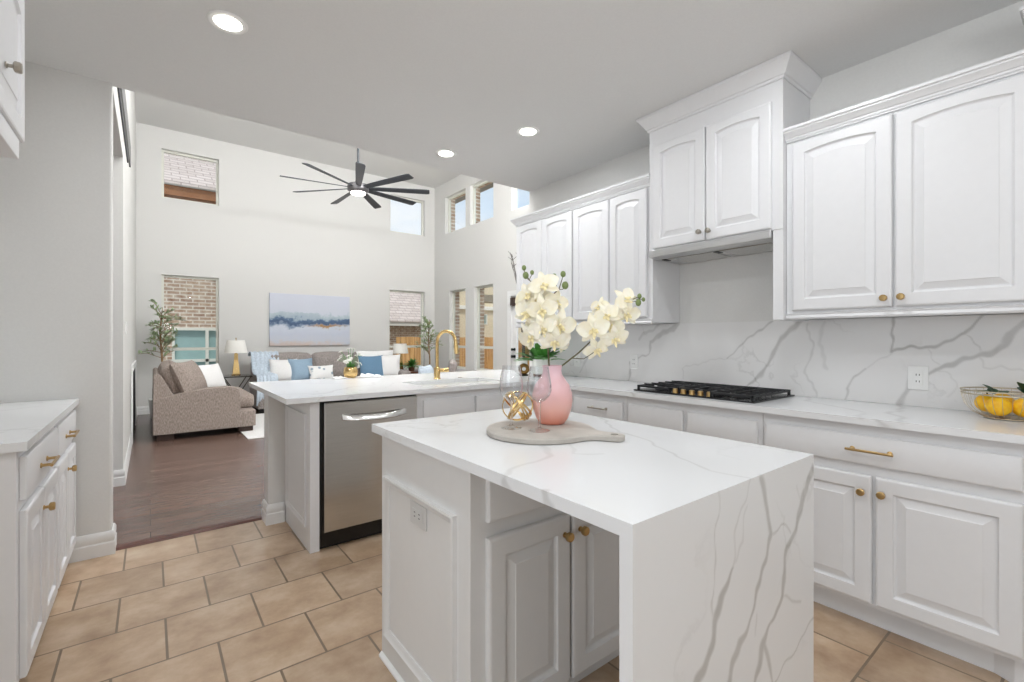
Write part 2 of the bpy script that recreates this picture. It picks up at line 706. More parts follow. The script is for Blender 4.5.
struct(MB().box(-3.2, 3.2, -2.3, 3.64, -0.1, 0.0).build('floor', 'floor_tile'))
struct(MB().box(-1.9, 5.45, 3.64, 9.95, -0.1, 0.0).build('floor_living', 'floor_wood'))
struct(MB().loft([[(x, 3.600, 0.0), (x, 3.675, 0.0), (x, 3.665, 0.012), (x, 3.612, 0.012)] for x in (-0.2, 0.62)]).build('trim_1', 'strip_wood'))
struct(MB().box(-3.2, 3.2, -2.3, OPY, CEIL, CEIL + 0.15).build('ceiling', 'ceiling_paint'))
struct(MB().box(-1.9, 5.45, OPY - 0.13, 9.95, LCEIL, LCEIL + 0.12).build('ceiling_living', 'living_ceiling_paint'))
struct(MB().box(-1.9, 5.45, OPY - 0.13, OPY - 0.001, CEIL + 0.15, LCEIL).build('wall_kitchen_header', 'wall_paint'))

struct(MB().box(KX + 0.15, LX + 0.15, OPY - 0.13, OPY - 0.001, 0, CEIL + 0.15).build('wall_nook', 'wall_paint'))
struct(MB().box(-1.1, -0.955, 1.2, 3.57, 0, CEIL).build('wall_left', 'wall_paint'))

struct(MB().box(-1.1, -0.178, 3.57, 3.70, 0, CEIL + 0.03).build('wall_left_return', 'wall_paint', bevel=0.012, seg=3))


def holed_wall(axis, p0, p1, a0, a1, z0, z1, holes):
    """wall slab between p0 and p1 on 'axis', spanning a0..a1 and z0..z1, with rectangular openings"""
    mb = MB()
    A = sorted({a0, a1} | {h[i] for h in holes for i in (0, 1)})
    Z = sorted({z0, z1} | {h[i] for h in holes for i in (2, 3)})
    def solid(i, j):
        if i < 0 or j < 0 or i >= len(A) - 1 or j >= len(Z) - 1:
            return False
        ca, cz = (A[i] + A[i + 1]) / 2, (Z[j] + Z[j + 1]) / 2
        return not any(h[0] < ca < h[1] and h[2] < cz < h[3] for h in holes)
    def pt(p, a, z):
        return (p, a, z) if axis == 'x' else (a, p, z)
    for i in range(len(A) - 1):
        for j in range(len(Z) - 1):
            if not solid(i, j):
                continue
            a, b, c, d = A[i], A[i + 1], Z[j], Z[j + 1]
            for p in (p0, p1):
                mb.add([pt(p, a, c), pt(p, b, c), pt(p, b, d), pt(p, a, d)], [(0, 1, 2, 3)])
            for (di, dj, e) in ((-1, 0, ((a, c), (a, d))), (1, 0, ((b, c), (b, d))), (0, -1, ((a, c), (b, c))), (0, 1, ((a, d), (b, d)))):
                if not solid(i + di, j + dj):
                    (u0, w0), (u1, w1) = e
                    mb.add([pt(p0, u0, w0), pt(p0, u1, w1), pt(p1, u1, w1), pt(p1, u0, w0)], [(0, 1, 2, 3)])
    return mb


FAR = [(0.145, 0.968, 3.63, 4.46), (0.145, 0.968, 0.60, 2.335), (4.20, 5.045, 3.63, 4.46), (4.18, 5.04, 0.60, 2.335)]
RGT = [(8.43, 9.29, 3.63, 4.46), (7.41, 8.255, 3.63, 4.46), (6.0, 6.84, 3.63, 4.46), (8.43, 9.10, 0.60, 2.325), (7.42, 8.10, 0.60, 2.325)]
DOOR = (6.00, 6.88, 0.0, 2.08)
ADDED_WIN = (4.2, 5.6, 0.60, 2.325)     # unseen window added for living room daylight, behind the kitchen cabinets
struct(holed_wall('y', FY, FY + 0.15, -0.4, LX + 0.15, 0, LCEIL, FAR).build('wall_far', 'wall_paint', weld=True))
struct(holed_wall('x', LX, LX + 0.15, OPY, FY, 0, LCEIL, RGT + [DOOR, ADDED_WIN]).build('wall_living_right', 'wall_paint', weld=True))
struct(holed_wall('x', LW - 0.20, LW, OPY - 0.0, FY, 0, LCEIL, [(3.70, 5.17, -0.01, 2.80)]).build('wall_living_left', 'wall_paint', weld=True))
struct(MB().box(-1.9, LW - 0.2, 5.17, 5.3, 0, 2.95).box(-1.9, -1.75, 3.7, 5.17, 0, 2.95).box(-1.9, LW - 0.2, 3.57, 5.17, 2.80, 2.95).build('wall_hall', 'wall_paint'))

BACK, SIDE = (2.35, 2.62, 0.25, 2.15), (-1.75, -1.40, 0.25, 2.15)
struct(holed_wall('y', -2.35, -2.2, -3.2, 3.2, 0, CEIL, [BACK]).build('wall_back', 'wall_paint', weld=True))
struct(holed_wall('x', KX, KX + 0.15, -2.2, OPY - 0.001, 0, CEIL, [SIDE]).build('wall_right', 'wall_paint', weld=True))

WIN = [0]


def window(axis, p, h, rail=None, w=0.035):
    """white frame set towards the outer face of the wall opening, with its pane"""
    WIN[0] += 1
    a, b, c, d = h
    f = MB()
    def bx(u0, u1, z0, z1, q0=p + 0.075, q1=p + 0.125):
        if axis == 'y':
            f.box(u0, u1, q0, q1, z0, z1)
        else:
            f.box(q0, q1, u0, u1, z0, z1)
    bx(a, a + w, c, d), bx(b - w, b, c, d), bx(a + w, b - w, c, c + w), bx(a + w, b - w, d - w, d)
    if rail:
        bx(a + w, b - w, rail - 0.025, rail + 0.025)
    ctr = (p, (a + b) / 2, c) if axis == 'x' else ((a + b) / 2, p, c)
    root = bpy.data.objects.new('window_%d' % WIN[0], None)
    COL.objects.link(root)
    root.location = ctr
    ORG[root.name] = Vector(ctr)
    struct(root)
    struct(f.build('window_frame', 'window_frame', root))
    g = MB()
    if axis == 'y':
        g.box(a + w, b - w, p + 0.095, p + 0.101, c + w, d - w)
    else:
        g.box(p + 0.095, p + 0.101, a + w, b - w, c + w, d - w)
    struct(g.build('pane', 'pane_glass', root))
    return root


for i, h in enumerate(FAR):
    window('y', FY, h, 1.07 if i in (1, 3) else None)
for i, h in enumerate(RGT):
    window('x', LX, h, 1.07 if i > 2 else None)
window('x', LX, ADDED_WIN, 1.07)
window('y', -2.36, BACK)
window('x', KX, SIDE)

# patio door in the right living wall
d1 = bpy.data.objects.new('door_1', None)
COL.objects.link(d1)
d1.location = (LX, 6.44, 0)
ORG[d1.name] = Vector((LX, 6.44, 0))
struct(d1)
struct(holed_wall('x', LX + 0.03, LX + 0.075, 6.04, 6.84, 0.01, 2.04, [(6.16, 6.72, 0.3, 1.9)]).build('door_leaf', 'trim_white', d1, weld=True))
struct(MB().box(LX + 0.05, LX + 0.056, 6.16, 6.72, 0.3, 1.9).build('pane', 'pane_glass', d1))
struct(MB().box(LX - 0.012, LX - 0.0005, 6.84, 6.945, 0, 2.04).box(LX - 0.012, LX - 0.0005, 5.935, 6.04, 0, 2.04).box(LX - 0.012, LX - 0.0005, 5.935, 6.945, 2.0402, 2.14).box(LX + 0.0005, LX + 0.1, 6.842, 6.879, 0, 2.04).box(LX + 0.0005, LX + 0.1, 6.001, 6.038, 0, 2.04).box(LX + 0.0005, LX + 0.1, 6.001, 6.879, 2.042, 2.079).build('door_casing', 'trim_white', d1))
for z, r in ((1.05, 0.028), (0.92, 0.03)):
    struct(MB().lathe([(r, 0), (r, 0.02), (r * 0.5, 0.025), (r * 0.5, 0.05), (r * 0.9, 0.055), (r * 0.9, 0.075), (0, 0.078)], (LX + 0.03, 6.77, z), (-1, 0, 0), 14).build('door_lock' if z > 1 else 'door_handle', 'black_gloss', d1, smooth=40))
tag(MB().box(LX - 0.05, LX + 0.029, 6.715, 6.815, 1.86, 2.01).build('door_alarm', 'dark_wood', origin=(LX, 6.76, 1.86), bevel=0.006), 'small dark brown box fixed at the top of the white patio door', 'sensor')

# baseboards
BP = [(0, 0), (0.016, 0), (0.016, 0.07), (0.011, 0.078), (0.014, 0.092), (0.014, 0.118), (0.006, 0.135), (0, 0.135)]
struct(MB().sweep([(-0.36, 3.57), (-0.178, 3.57), (-0.178, 3.70), (-0.385, 3.70)], BP, 1).build('baseboard_left', 'trim_white', smooth=30))
struct(MB().sweep([(-0.5, 5.17), (LW, 5.17), (LW, 7.05)], BP, 1).build('baseboard_hall', 'trim_white', smooth=30))
struct(MB().sweep([(LW, 8.75), (LW, FY), (LX, FY), (LX, 6.95)], BP, 1).build('baseboard_far', 'trim_white', smooth=30))

# fireplace low on the left wall: dark firebox between pale uprights
fp = thing('fireplace', 'dark firebox with white surround low on the left living room wall', 'fireplace', (LW, 7.9, 0))
MB().box(LW + 0.001, LW + 0.012, 7.18, 8.62, 0.02, 0.84).build('firebox', 'firebox', fp)
MB().box(LW + 0.001, LW + 0.02, 7.08, 7.18, 0, 0.86).box(LW + 0.001, LW + 0.02, 8.62, 8.72, 0, 0.86).box(LW + 0.001, LW + 0.024, 7.06, 8.74, 0.86, 0.94).build('surround', 'trim_white', fp, bevel=0.006)

# dark strips high on the left living wall
lt = thing('wall_track', 'long dark grey double track high on the left living room wall', 'track', (LW, 5.2, 3.0))
MB().box(LW + 0.001, LW + 0.015, 3.72, 6.6, 3.13, 3.36).build('track_board', 'grille_grey', lt, bevel=0.004)
MB().box(LW + 0.001, LW + 0.012, 3.72, 6.0, 3.0, 3.05).build('rail', 'fan_dark', lt, bevel=0.003)

ws = thing('light_switch', 'small white light switch plate on the left living room wall', 'switch', (LW, 5.6, 1.35))
MB().box(LW + 0.001, LW + 0.008, 5.56, 5.64, 1.29, 1.41).build('plate', 'plastic_white', ws, bevel=0.003)
MB().box(LW + 0.008, LW + 0.014, 5.585, 5.615, 1.32, 1.38).build('rocker', 'plastic_white', ws, bevel=0.002)

# half wall that carries the back of the peninsula
struct(MB().box(0.625, KX, 3.474, 3.615, 0, 0.883).build('wall_peninsula', 'island_grey'))
struct(MB().sweep([(0.724, 3.474), (0.625, 3.474), (0.625, 3.615)], BP, -1).build('baseboard_peninsula', 'trim_white', smooth=30))

# ---------------------------------------------------------------- quartz veins
def vein_field(lines):
    """lines: (points3d, half width m, strength); returns a function of vertex positions"""
    def f(co):
        w = co + 0.006 * np.stack([np.sin(co[:, 2] * 41 + co[:, 1] * 23) + 0.6 * np.sin(co[:, 0] * 97 + 1 + co[:, 2] * 60), np.sin(co[:, 0] * 37 + co[:, 2] * 29) + 0.6 * np.sin(co[:, 2] * 83 + co[:, 1] * 90),
                                   np.sin(co[:, 0] * 43 + co[:, 1] * 31) + 0.6 * np.sin(co[:, 1] * 101 + 2 + co[:, 0] * 70)], 1)
        out = np.zeros(len(co))
        for pts, hw, st in lines:
            P = np.array(pts, float)
            cst = [k for k in range(3) if np.ptp(P[:, k]) < 1e-9]
            wv = w.copy()
            for k in cst:
                wv[:, k] = co[:, k]
            hws = np.array(hw if isinstance(hw, (list, tuple)) else [hw] * len(P), float)
            for i in range(len(P) - 1):
                a, b = P[i], P[i + 1]
                ab = b - a
                t = np.clip(((wv - a) @ ab) / (ab @ ab), 0, 1)
                d = np.linalg.norm(wv - (a + t[:, None] * ab), axis=1)
                h = hws[i] + (hws[i + 1] - hws[i]) * t
                k = np.clip((h * 1.15 + 0.0018 - d) / (h * 0.5 + 0.0032), 0, 1) * st
                out = np.maximum(out, k)
        return out * 0.88
    return f


def on(axis, val, pts):
    if axis == 'y':
        return [(a, val, b) for a, b in pts]
    if axis == 'x':
        return [(val, a, b) for a, b in pts]
    return [(a, b, val) for a, b in pts]


WY, SX = 0.531, 3.016
water = [
    (on('y', WY, [(0.995, 0.92), (0.978, 0.792), (0.966, 0.686), (0.982, 0.636)]), 0.0022, 0.5),
    (on('y', WY, [(1.051, 0.718), (1.007, 0.672), (0.982, 0.636), (0.951, 0.576), (0.91, 0.529), (0.84, 0.43), (0.80, 0.2), (0.76, 0)]), [0.004, 0.017, 0.011, 0.012, 0.016, 0.013, 0.01, 0.008], 0.8),
    (on('y', WY, [(1.14, 0.92), (1.082, 0.833), (1.051, 0.718)]), 0.003, 0.35),
    (on('y', WY, [(1.12, 0.86), (1.10, 0.78), (1.06, 0.73)]), 0.003, 0.3),
    (on('y', WY, [(1.195, 0.90), (1.235, 0.819), (1.243, 0.757), (1.218, 0.689), (1.17, 0.616), (1.14, 0.58), (1.089, 0.54), (1.04, 0.47), (0.98, 0.35), (0.92, 0.1)]), [0.012, 0.011, 0.008, 0.009, 0.007, 0.006, 0.014, 0.011, 0.01, 0.008], 0.75),
    (on('y', WY, [(1.52, 0.87), (1.427, 0.767), (1.382, 0.717), (1.349, 0.689), (1.331, 0.624), (1.313, 0.567), (1.251, 0.527), (1.215, 0.496), (1.194, 0.461), (1.163, 0.415), (1.10, 0.3), (1.06, 0.1)]), [0.016, 0.015, 0.009, 0.01, 0.009, 0.012, 0.005, 0.012, 0.014, 0.009, 0.009, 0.008], 0.75),
    (on('y', WY, [(1.251, 0.754), (1.304, 0.76), (1.368, 0.728)]), 0.0028, 0.6),
    (on('y', WY, [(1.331, 0.558), (1.39, 0.54), (1.447, 0.514)]), 0.0028, 0.55),
    (on('y', WY, [(1.53, 0.44), (1.378, 0.391), (1.277, 0.368)]), 0.003, 0.6),
    (on('y', WY, [(1.218, 0.48), (1.235, 0.429), (1.272, 0.365), (1.3, 0.25), (1.33, 0)]), [0.006, 0.006, 0.004, 0.004, 0.004], 0.7),
    (on('y', WY, [(1.163, 0.571), (1.173, 0.52)]), 0.002, 0.4),
    (on('y', WY, [(1.41, 0.85), (1.44, 0.80), (1.40, 0.75)]), 0.0035, 0.3),
]
top = [
    (on('z', 0.914, [(1.527, 1.362), (1.479, 1.277), (1.333, 1.087), (1.313, 0.94), (1.191, 0.773), (1.161, 0.705), (1.139, 0.626), (1.142, 0.531)]), [0.007, 0.007, 0.005, 0.005, 0.004, 0.004, 0.003, 0.003], 0.36),
    (on('z', 0.914, [(0.99, 1.12), (0.911, 0.991), (0.843, 0.973), (0.74, 0.946), (0.691, 0.924)]), [0.01, 0.012, 0.008, 0.007, 0.01], 0.28),
    (on('z', 0.914, [(1.056, 1.066), (0.98, 0.965), (1.012, 0.941), (1.055, 0.919)]), 0.006, 0.25),
    (on('z', 0.914, [(0.80, 1.73), (0.936, 1.759), (1.08, 1.775), (1.24, 1.762)]), 0.006, 0.16),
    (on('x', 0.691, [(0.93, 0.9), (0.90, 0.884)]), 0.012, 0.5),
    (on('x', 0.691, [(0.78, 0.914), (0.76, 0.884)]), 0.014, 0.5),
]
isl_vein = vein_field(water + top)


def slab(mb, x0, x1, y0, y1, z0, z1, step):
    """box whose faces are gridded so that veins can be stored on the vertices"""
    na, nb, nc = [max(1, round(q / step)) for q in (x1 - x0, y1 - y0, z1 - z0)]
    X, Y, Z = Vector((x1 - x0, 0, 0)), Vector((0, y1 - y0, 0)), Vector((0, 0, z1 - z0))
    for O, A, B, i, j in (((x0, y0, z0), X, Y, na, nb), ((x0, y0, z1), X, Y, na, nb), ((x0, y0, z0), X, Z, na, nc), ((x0, y1, z0), X, Z, na, nc), ((x0, y0, z0), Y, Z, nb, nc), ((x1, y0, z0), Y, Z, nb, nc)):
        mb.grid(O, A, B, i, j)


# ---------------------------------------------------------------- island
IX0, IX1, IY0, IY1 = 0.691, 1.529, 0.531, 1.794
mb = MB()
slab(mb, IX0, IX1, IY0 + 0.031, IY1, 0.884, 0.914, 0.005)
mb2 = MB()
slab(mb2, IX0, IX1, IY0, IY0 + 0.031, 0.0, 0.914, 0.0045)
mb.add(mb2.v, mb2.f)
tag(mb.build('island_countertop', 'quartz', attr=isl_vein, origin=(1.11, 0.545, 0), weld=True),
    'white veined quartz island worktop whose near end falls to the floor', 'countertop')


class Face:
    """cabinet face: u runs along the face, n points out of it"""

    def __init__(s, axis, pos, out):
        s.axis, s.pos, s.out = axis, pos, out

    def p(s, u, z, n):
        q = s.pos + s.out * n
        return (q, u, z) if s.axis == 'x' else (u, q, z)

    @property
    def N(s):
        return Vector((s.out, 0, 0)) if s.axis == 'x' else Vector((0, s.out, 0))

    def box(s, mb, u0, u1, z0, z1, n0, n1):
        a, b = s.p(u0, z0, n0), s.p(u1, z1, n1)
        mb.box(min(a[0], b[0]), max(a[0], b[0]), min(a[1], b[1]), max(a[1], b[1]), z0, z1)


def panel_door(F, u0, u1, z0, z1, rail=0.058, arch=0.0, t=0.020, n0=0.0008, raised=True):
    M = 13
    w, h = u1 - u0, z1 - z0

    def rect(d, n):
        L = [(d, d), (w - d, d)] + [(w - d - (w - 2 * d) * i / (M - 1), h - d) for i in range(M)]
        return [F.p(u0 + a, z0 + b, n0 + n) for a, b in L]

    def cont(d, n):
        r = rail + d
        k = arch
        L = [(r, r), (w - r, r)]
        for i in range(M):
            q = i / (M - 1)
            L.append((w - r - (w - 2 * r) * q, h - r + (0.010 if k else 0) - k * (2 * q - 1) ** 2))
        return [F.p(u0 + a, z0 + b, n0 + n) for a, b in L]

    loops = [rect(0, 0), rect(0, t - 0.006), rect(0.003, t - 0.002), rect(0.009, t)]
    if raised:
        loops += [cont(0, t), cont(0.003, t - 0.008), cont(0.008, t - 0.012), cont(0.013, t - 0.012), cont(0.040, t - 0.003), cont(0.042, t - 0.001)]
    mb = MB()
    mb.loft(loops)
    return mb


def knob(F, u, z, n0=0.021, r=0.0155):
    mb = MB()
    ax = F.N
    mb.lathe([(0.009, 0), (0.009, 0.003), (0.0055, 0.005), (0.0055, 0.014), (r * 0.8, 0.016), (r, 0.019), (r, 0.030), (r * 0.8, 0.033), (0, 0.034)], F.p(u, z, n0), ax, 10)
    return mb


def bar_pull(F, u, z, L=0.13, n0=0.021, h=0.032, r=0.0055):
    mb = MB()
    mb.tube([F.p(u - L / 2 - 0.018, z, n0 + h), F.p(u + L / 2 + 0.018, z, n0 + h)], r, 10)
    for q in (-L / 2, L / 2):
        mb.lathe([(0.010, 0), (0.010, 0.003), (0.0055, 0.006), (0.0055, h)], F.p(u + q, z, n0), F.N, 10)
    return mb


def add_doors(root, F, items, mat, metal):
    for it in items:
        k = it[0]
        if k == 'door':
            _, u0, u1, z0, z1, arch, kn = it
            d = panel_door(F, u0, u1, z0, z1, arch=arch).build('door', mat, root, smooth=11)
            if kn:
                knob(F, kn[0], kn[1]).build('knob', metal, d, smooth=30)
        else:
            _, u0, u1, z0, z1, pull = it
            d = panel_door(F, u0, u1, z0, z1, raised=False).build('drawer', mat, root, smooth=22)
            if pull == 'panel':
                pass
            elif pull:
                bar_pull(F, pull[0], pull[1]).build('pull', metal, d, smooth=40)


def frame_moulding(mb, F, u0, u1, z0, z1, w=0.032, t=0.016, n0=0.0):
    """applied picture-frame moulding with mitred corners"""
    prof = [(0, 0.0), (0, t), (w * 0.25, t * 1.1), (w * 0.55, t * 0.65), (w * 0.8, t * 0.5), (w, t * 0.25), (w, 0.0)]
    loops = []
    for d, n in prof:
        loops.append([F.p(u0 + d, z0 + d, n0 + n), F.p(u1 - d, z0 + d, n0 + n), F.p(u1 - d, z1 - d, n0 + n), F.p(u0 + d, z1 - d, n0 + n)])
    mb.loft(loops, cap0=False, cap1=False)


isl = thing('island_cabinet', 'pale grey island cabinet with panelled side and two doors under the overhang', 'cabinet', (1.11, 1.44, 0))
FI = Face('y', 1.124, -1)
MB().box(0.722, 1.50, 1.124, 1.767, 0.10, 0.884).box(0.722, 0.77, 1.124, 1.767, 0, 0.10).box(0.77, 1.50, 1.19, 1.767, 0, 0.10).build('body', 'island_grey', isl, bevel=0.002)
mb = MB()
FS = Face('x', 0.722, -1)
frame_moulding(mb, FS, 1.196, 1.72, 0.108, 0.723)
mb.build('side_moulding', 'island_grey', isl, smooth=30)
MB().sweep([(0.722, 1.124), (0.722, 1.767)], [(0, 0), (0.012, 0), (0.012, 0.008), (0.004, 0.016), (0, 0.018)], -1).build('shoe_moulding', 'trim_white', isl, smooth=30)
add_doors(isl, FI, [('door', 0.775, 1.107, 0.110, 0.668, 0.0, (1.078, 0.605)), ('door', 1.119, 1.451, 0.110, 0.668, 0.0, (1.150, 0.607)),
                    ('drawer', 0.775, 1.451, 0.715, 0.855, None)], 'island_grey', 'brass')


def outlet(F, u, z, w, h, label, horizontal=False, mat='plastic_white'):
    root = thing('wall_outlet', label, 'outlet', F.p(u, z, 0), 'power outlets')
    mb = MB()
    F.box(mb, u - w / 2, u + w / 2, z - h / 2, z + h / 2, 0.0005, 0.006)
    mb.build('plate', mat, root, bevel=0.003)
    mb = MB()
    if horizontal:
        F.box(mb, u - w * 0.30, u + w * 0.30, z - h * 0.23, z + h * 0.23, 0.006, 0.009)
    else:
        F.box(mb, u - w * 0.23, u + w * 0.23, z - h * 0.30, z + h * 0.30, 0.006, 0.009)
    mb.build('receptacle', mat, root, bevel=0.002)
    for q in (-1, 1):
        for a in (-1, 1):
            mb = MB()
            if horizontal:
                F.box(mb, u + q * w * 0.14 - 0.0045, u + q * w * 0.14 + 0.0045, z + a * 0.007 - 0.0014, z + a * 0.007 + 0.0014, 0.009, 0.0098)
            else:
                F.box(mb, u + a * 0.006 - 0.0014, u + a * 0.006 + 0.0014, z + q * h * 0.14 - 0.0045, z + q * h * 0.14 + 0.0045, 0.009, 0.0098)
            mb.build('slot', 'slot_dark', root)
    return root


outlet(FS, 1.443, 0.652, 0.118, 0.078, 'horizontal outlet plate on the panelled side of the island', True, 'outlet_grey')

# ---------------------------------------------------------------- right run: base cabinets
BX = 2.43                                       # cabinet face
FB = Face('x', BX, -1)


def base_unit(label, y0, y1, items, group='base cabinets under the cooktop wall', foot=False):
    c = thing('base_cabinet', label, 'cabinet', ((BX + KX) / 2, (y0 + y1) / 2, 0), group)
    b = MB().box(BX, KX - 0.002, y0, y1, 0.105, 0.883)
    b.build('body', 'cabinet_white', c, bevel=0.0015)
    k = MB().box(BX + 0.066, KX - 0.002, y0, y1, 0.0, 0.105)
    if foot:
        k.prism([(BX + 0.066, y0 + 0.09), (BX + 0.036, y0 + 0.035), (BX + 0.036, y0), (BX + 0.066, y0)], 0, 0.104)
    k.build('toe_kick', 'cabinet_white', c)
    add_doors(c, FB, items, 'cabinet_white', 'brass')
    return c


base_unit('wide white base cabinet with long drawer over two doors, below the yellow fruit', 0.176, 1.068,
          [('door', 0.186, 0.606, 0.125, 0.667, 0.0, (0.582, 0.602)), ('door', 0.620, 1.045, 0.125, 0.667, 0.0, (0.652, 0.598)),
           ('drawer', 0.186, 1.050, 0.712, 0.835, (0.622, 0.776))], foot=True)
c = base_unit('white base cabinet with two blank drawer fronts directly under the black cooktop', 1.070, 1.912,
              [('door', 1.095, 1.485, 0.125, 0.667, 0.0, (1.455, 0.60)), ('door', 1.505, 1.887, 0.125, 0.667, 0.0, (1.535, 0.60)),
               ('drawer', 1.090, 1.480, 0.712, 0.835, None), ('drawer', 1.508, 1.890, 0.712, 0.835, None)])
base_unit('narrow white base cabinet left of the cooktop whose drawer has a nickel bar pull', 1.914, 2.405,
          [('door', 1.940, 2.378, 0.125, 0.667, 0.0, (1.97, 0.60)), ('drawer', 1.940, 2.378, 0.712, 0.835, None)])
# that drawer's pull is nickel
dr = [o for o in bpy.data.objects if o.name.startswith('drawer')][-1]
bar_pull(FB, 2.13, 0.781, 0.12).build('pull', 'nickel', dr, smooth=40)
cc = thing('corner_cabinet', 'plain white corner base cabinet where the two worktops meet', 'cabinet', (2.73, 2.85, 0))
MB().box(BX, KX - 0.002, 2.407, 3.472, 0.105, 0.883).build('body', 'cabinet_white', cc)
MB().box(BX + 0.066, KX - 0.002, 2.407, 3.472, 0, 0.105).build('toe_kick', 'cabinet_white', cc)

# ---------------------------------------------------------------- peninsula
PY = 2.853
FP = Face('y', PY, -1)
pen_x0 = 0.731
ep = thing('peninsula_gable', 'white panelled end of the peninsula left of the dishwasher', 'panel', (0.76, 3.15, 0))
MB().box(0.731, 0.785, PY, 3.472, 0, 0.883).build('body', 'cabinet_white', ep, bevel=0.002)
mb = MB()
FE = Face('x', 0.731, -1)
frame_moulding(mb, FE, PY + 0.085, 3.435, 0.13, 0.80, w=0.028, t=0.010)
mb.build('side_moulding', 'cabinet_white', ep, smooth=30)

dw = thing('dishwasher', 'stainless steel dishwasher built into the peninsula', 'dishwasher', (1.10, 3.1, 0))
MB().box(0.790, 1.405, PY + 0.002, 3.40, 0.02, 0.876).build('body', 'black_gloss', dw)
mb = MB()
prof = [(0.003, 0.0), (0.0, 0.004), (0.0, 0.020), (0.004, 0.026)]
loops = [[FP.p(0.806 + d, 0.108 + d, n), FP.p(1.402 - d, 0.108 + d, n), FP.p(1.402 - d, 0.872 - d, n), FP.p(0.806 + d, 0.872 - d, n)] for d, n in prof]
mb.loft(loops)
dd = mb.build('door', 'steel', dw, smooth=30)
mb = MB()
loops = []
for i in range(17):
    q = i / 16
    u = 0.908 + (1.318 - 0.908) * q
    bow = 0.036 * (1 - (2 * q - 1) ** 4) + 0.010
    zc = 0.780 - 0.012 * (1 - (2 * q - 1) ** 2)
    loops.append([FP.p(u, zc - 0.019, 0.026 + bow - 0.008), FP.p(u, zc - 0.014, 0.026 + bow), FP.p(u, zc + 0.010, 0.026 + bow - 0.008), FP.p(u, zc + 0.018, 0.026 + bow - 0.018 if bow > 0.02 else 0.026), FP.p(u, zc + 0.018, 0.026 + max(bow - 0.024, 0)), FP.p(u, zc - 0.016, 0.026 + max(bow - 0.016, 0))])
mb.loft(loops)
mb.build('handle', 'steel', dd, smooth=40)
MB().box(0.790, 1.405, PY + 0.03, PY + 0.06, 0.0, 0.100).build('toe_kick', 'black_matte', dw)

sk = thing('sink_cabinet', 'white sink base cabinet between the dishwasher and the corner', 'cabinet', (1.9, 3.15, 0))
MB().box(1.408, BX - 0.002, PY, 2.955, 0.105, 0.883).box(1.408, BX - 0.002, 2.955, 3.472, 0.105, 0.60).box(1.408, 1.45, 2.955, 3.472, 0.60, 0.883).build('body', 'cabinet_white', sk)
MB().box(1.408, BX - 0.002, PY + 0.066, 3.472, 0, 0.105).build('toe_kick', 'cabinet_white', sk)
add_doors(sk, FP, [('drawer', 1.452, 1.856, 0.712, 0.835, None), ('drawer', 1.876, 2.285, 0.712, 0.835, None),
                   ('door', 1.452, 1.856, 0.125, 0.667, 0.0, (1.83, 0.6)), ('door', 1.876, 2.285, 0.125, 0.667, 0.0, (1.905, 0.6))], 'cabinet_white', 'brass')

# L-shaped worktop with the sink cut-out
CXF, CYF, CYB, CX0 = 2.396, 2.816, 4.08, 0.597
SK = (1.53, 2.25, 2.985, 3.375)
mb = MB()
Xs = [CX0, SK[0], SK[1], CXF, KX - 0.001]
Ys = [0.10, CYF, SK[2], SK[3], CYB]
step = 0.02


def on_top(i, j):
    if not (0 <= i < 4 and 0 <= j < 4):
        return False
    if j == 0:
        return i == 3
    return not (i == 1 and j == 2)


for i in range(4):
    for j in range(4):
        if not on_top(i, j):
            continue
        a, b, c_, d = Xs[i], Xs[i + 1], Ys[j], Ys[j + 1]
        na, nb = max(1, round((b - a) / step)), max(1, round((d - c_) / step))
        for z in (0.884, 0.914):
            mb.grid((a, c_, z), (b - a, 0, 0), (0, d - c_, 0), na, nb)
        Zv = Vector((0, 0, 0.03))
        if not on_top(i - 1, j):
            mb.grid((a, c_, 0.884), (0, d - c_, 0), Zv, nb, 2)
        if not on_top(i + 1, j):
            mb.grid((b, c_, 0.884), (0, d - c_, 0), Zv, nb, 2)
        if not on_top(i, j - 1):
            mb.grid((a, c_, 0.884), (b - a, 0, 0), Zv, na, 2)
        if not on_top(i, j + 1):
            mb.grid((a, d, 0.884), (b - a, 0, 0), Zv, na, 2)
ct_vein = vein_field([
    (on('z', 0.914, [(2.99, 2.3), (2.80, 2.05), (2.62, 1.95), (2.396, 1.90)]), 0.010, 0.25),
    (on('z', 0.914, [(2.99, 1.06), (2.80, 1.0), (2.60, 0.70), (2.396, 0.66)]), 0.010, 0.28),
    (on('z', 0.914, [(2.396, 0.52), (2.55, 0.55), (2.66, 0.62), (2.8, 0.60), (3.02, 0.66)]), 0.012, 0.35),
    (on('x', 2.396, [(0.60, 0.914), (0.56, 0.884)]), 0.012, 0.5), (on('x', 2.396, [(1.86, 0.914), (1.83, 0.884)]), 0.012, 0.5),
    (on('z', 0.914, [(0.6, 3.1), (0.85, 2.98), (1.1, 3.25), (1.3, 3.3), (1.45, 3.9)]), 0.014, 0.22),
    (on('z', 0.914, [(0.75, 3.9), (1.1, 3.6), (1.2, 3.5)]), 0.012, 0.2)])
tag(mb.build('kitchen_countertop', 'quartz', attr=ct_vein, origin=(2.71, 2.8, 0.884), weld=True), 'long white veined quartz worktop running from the cooktop wall around onto the peninsula', 'countertop')

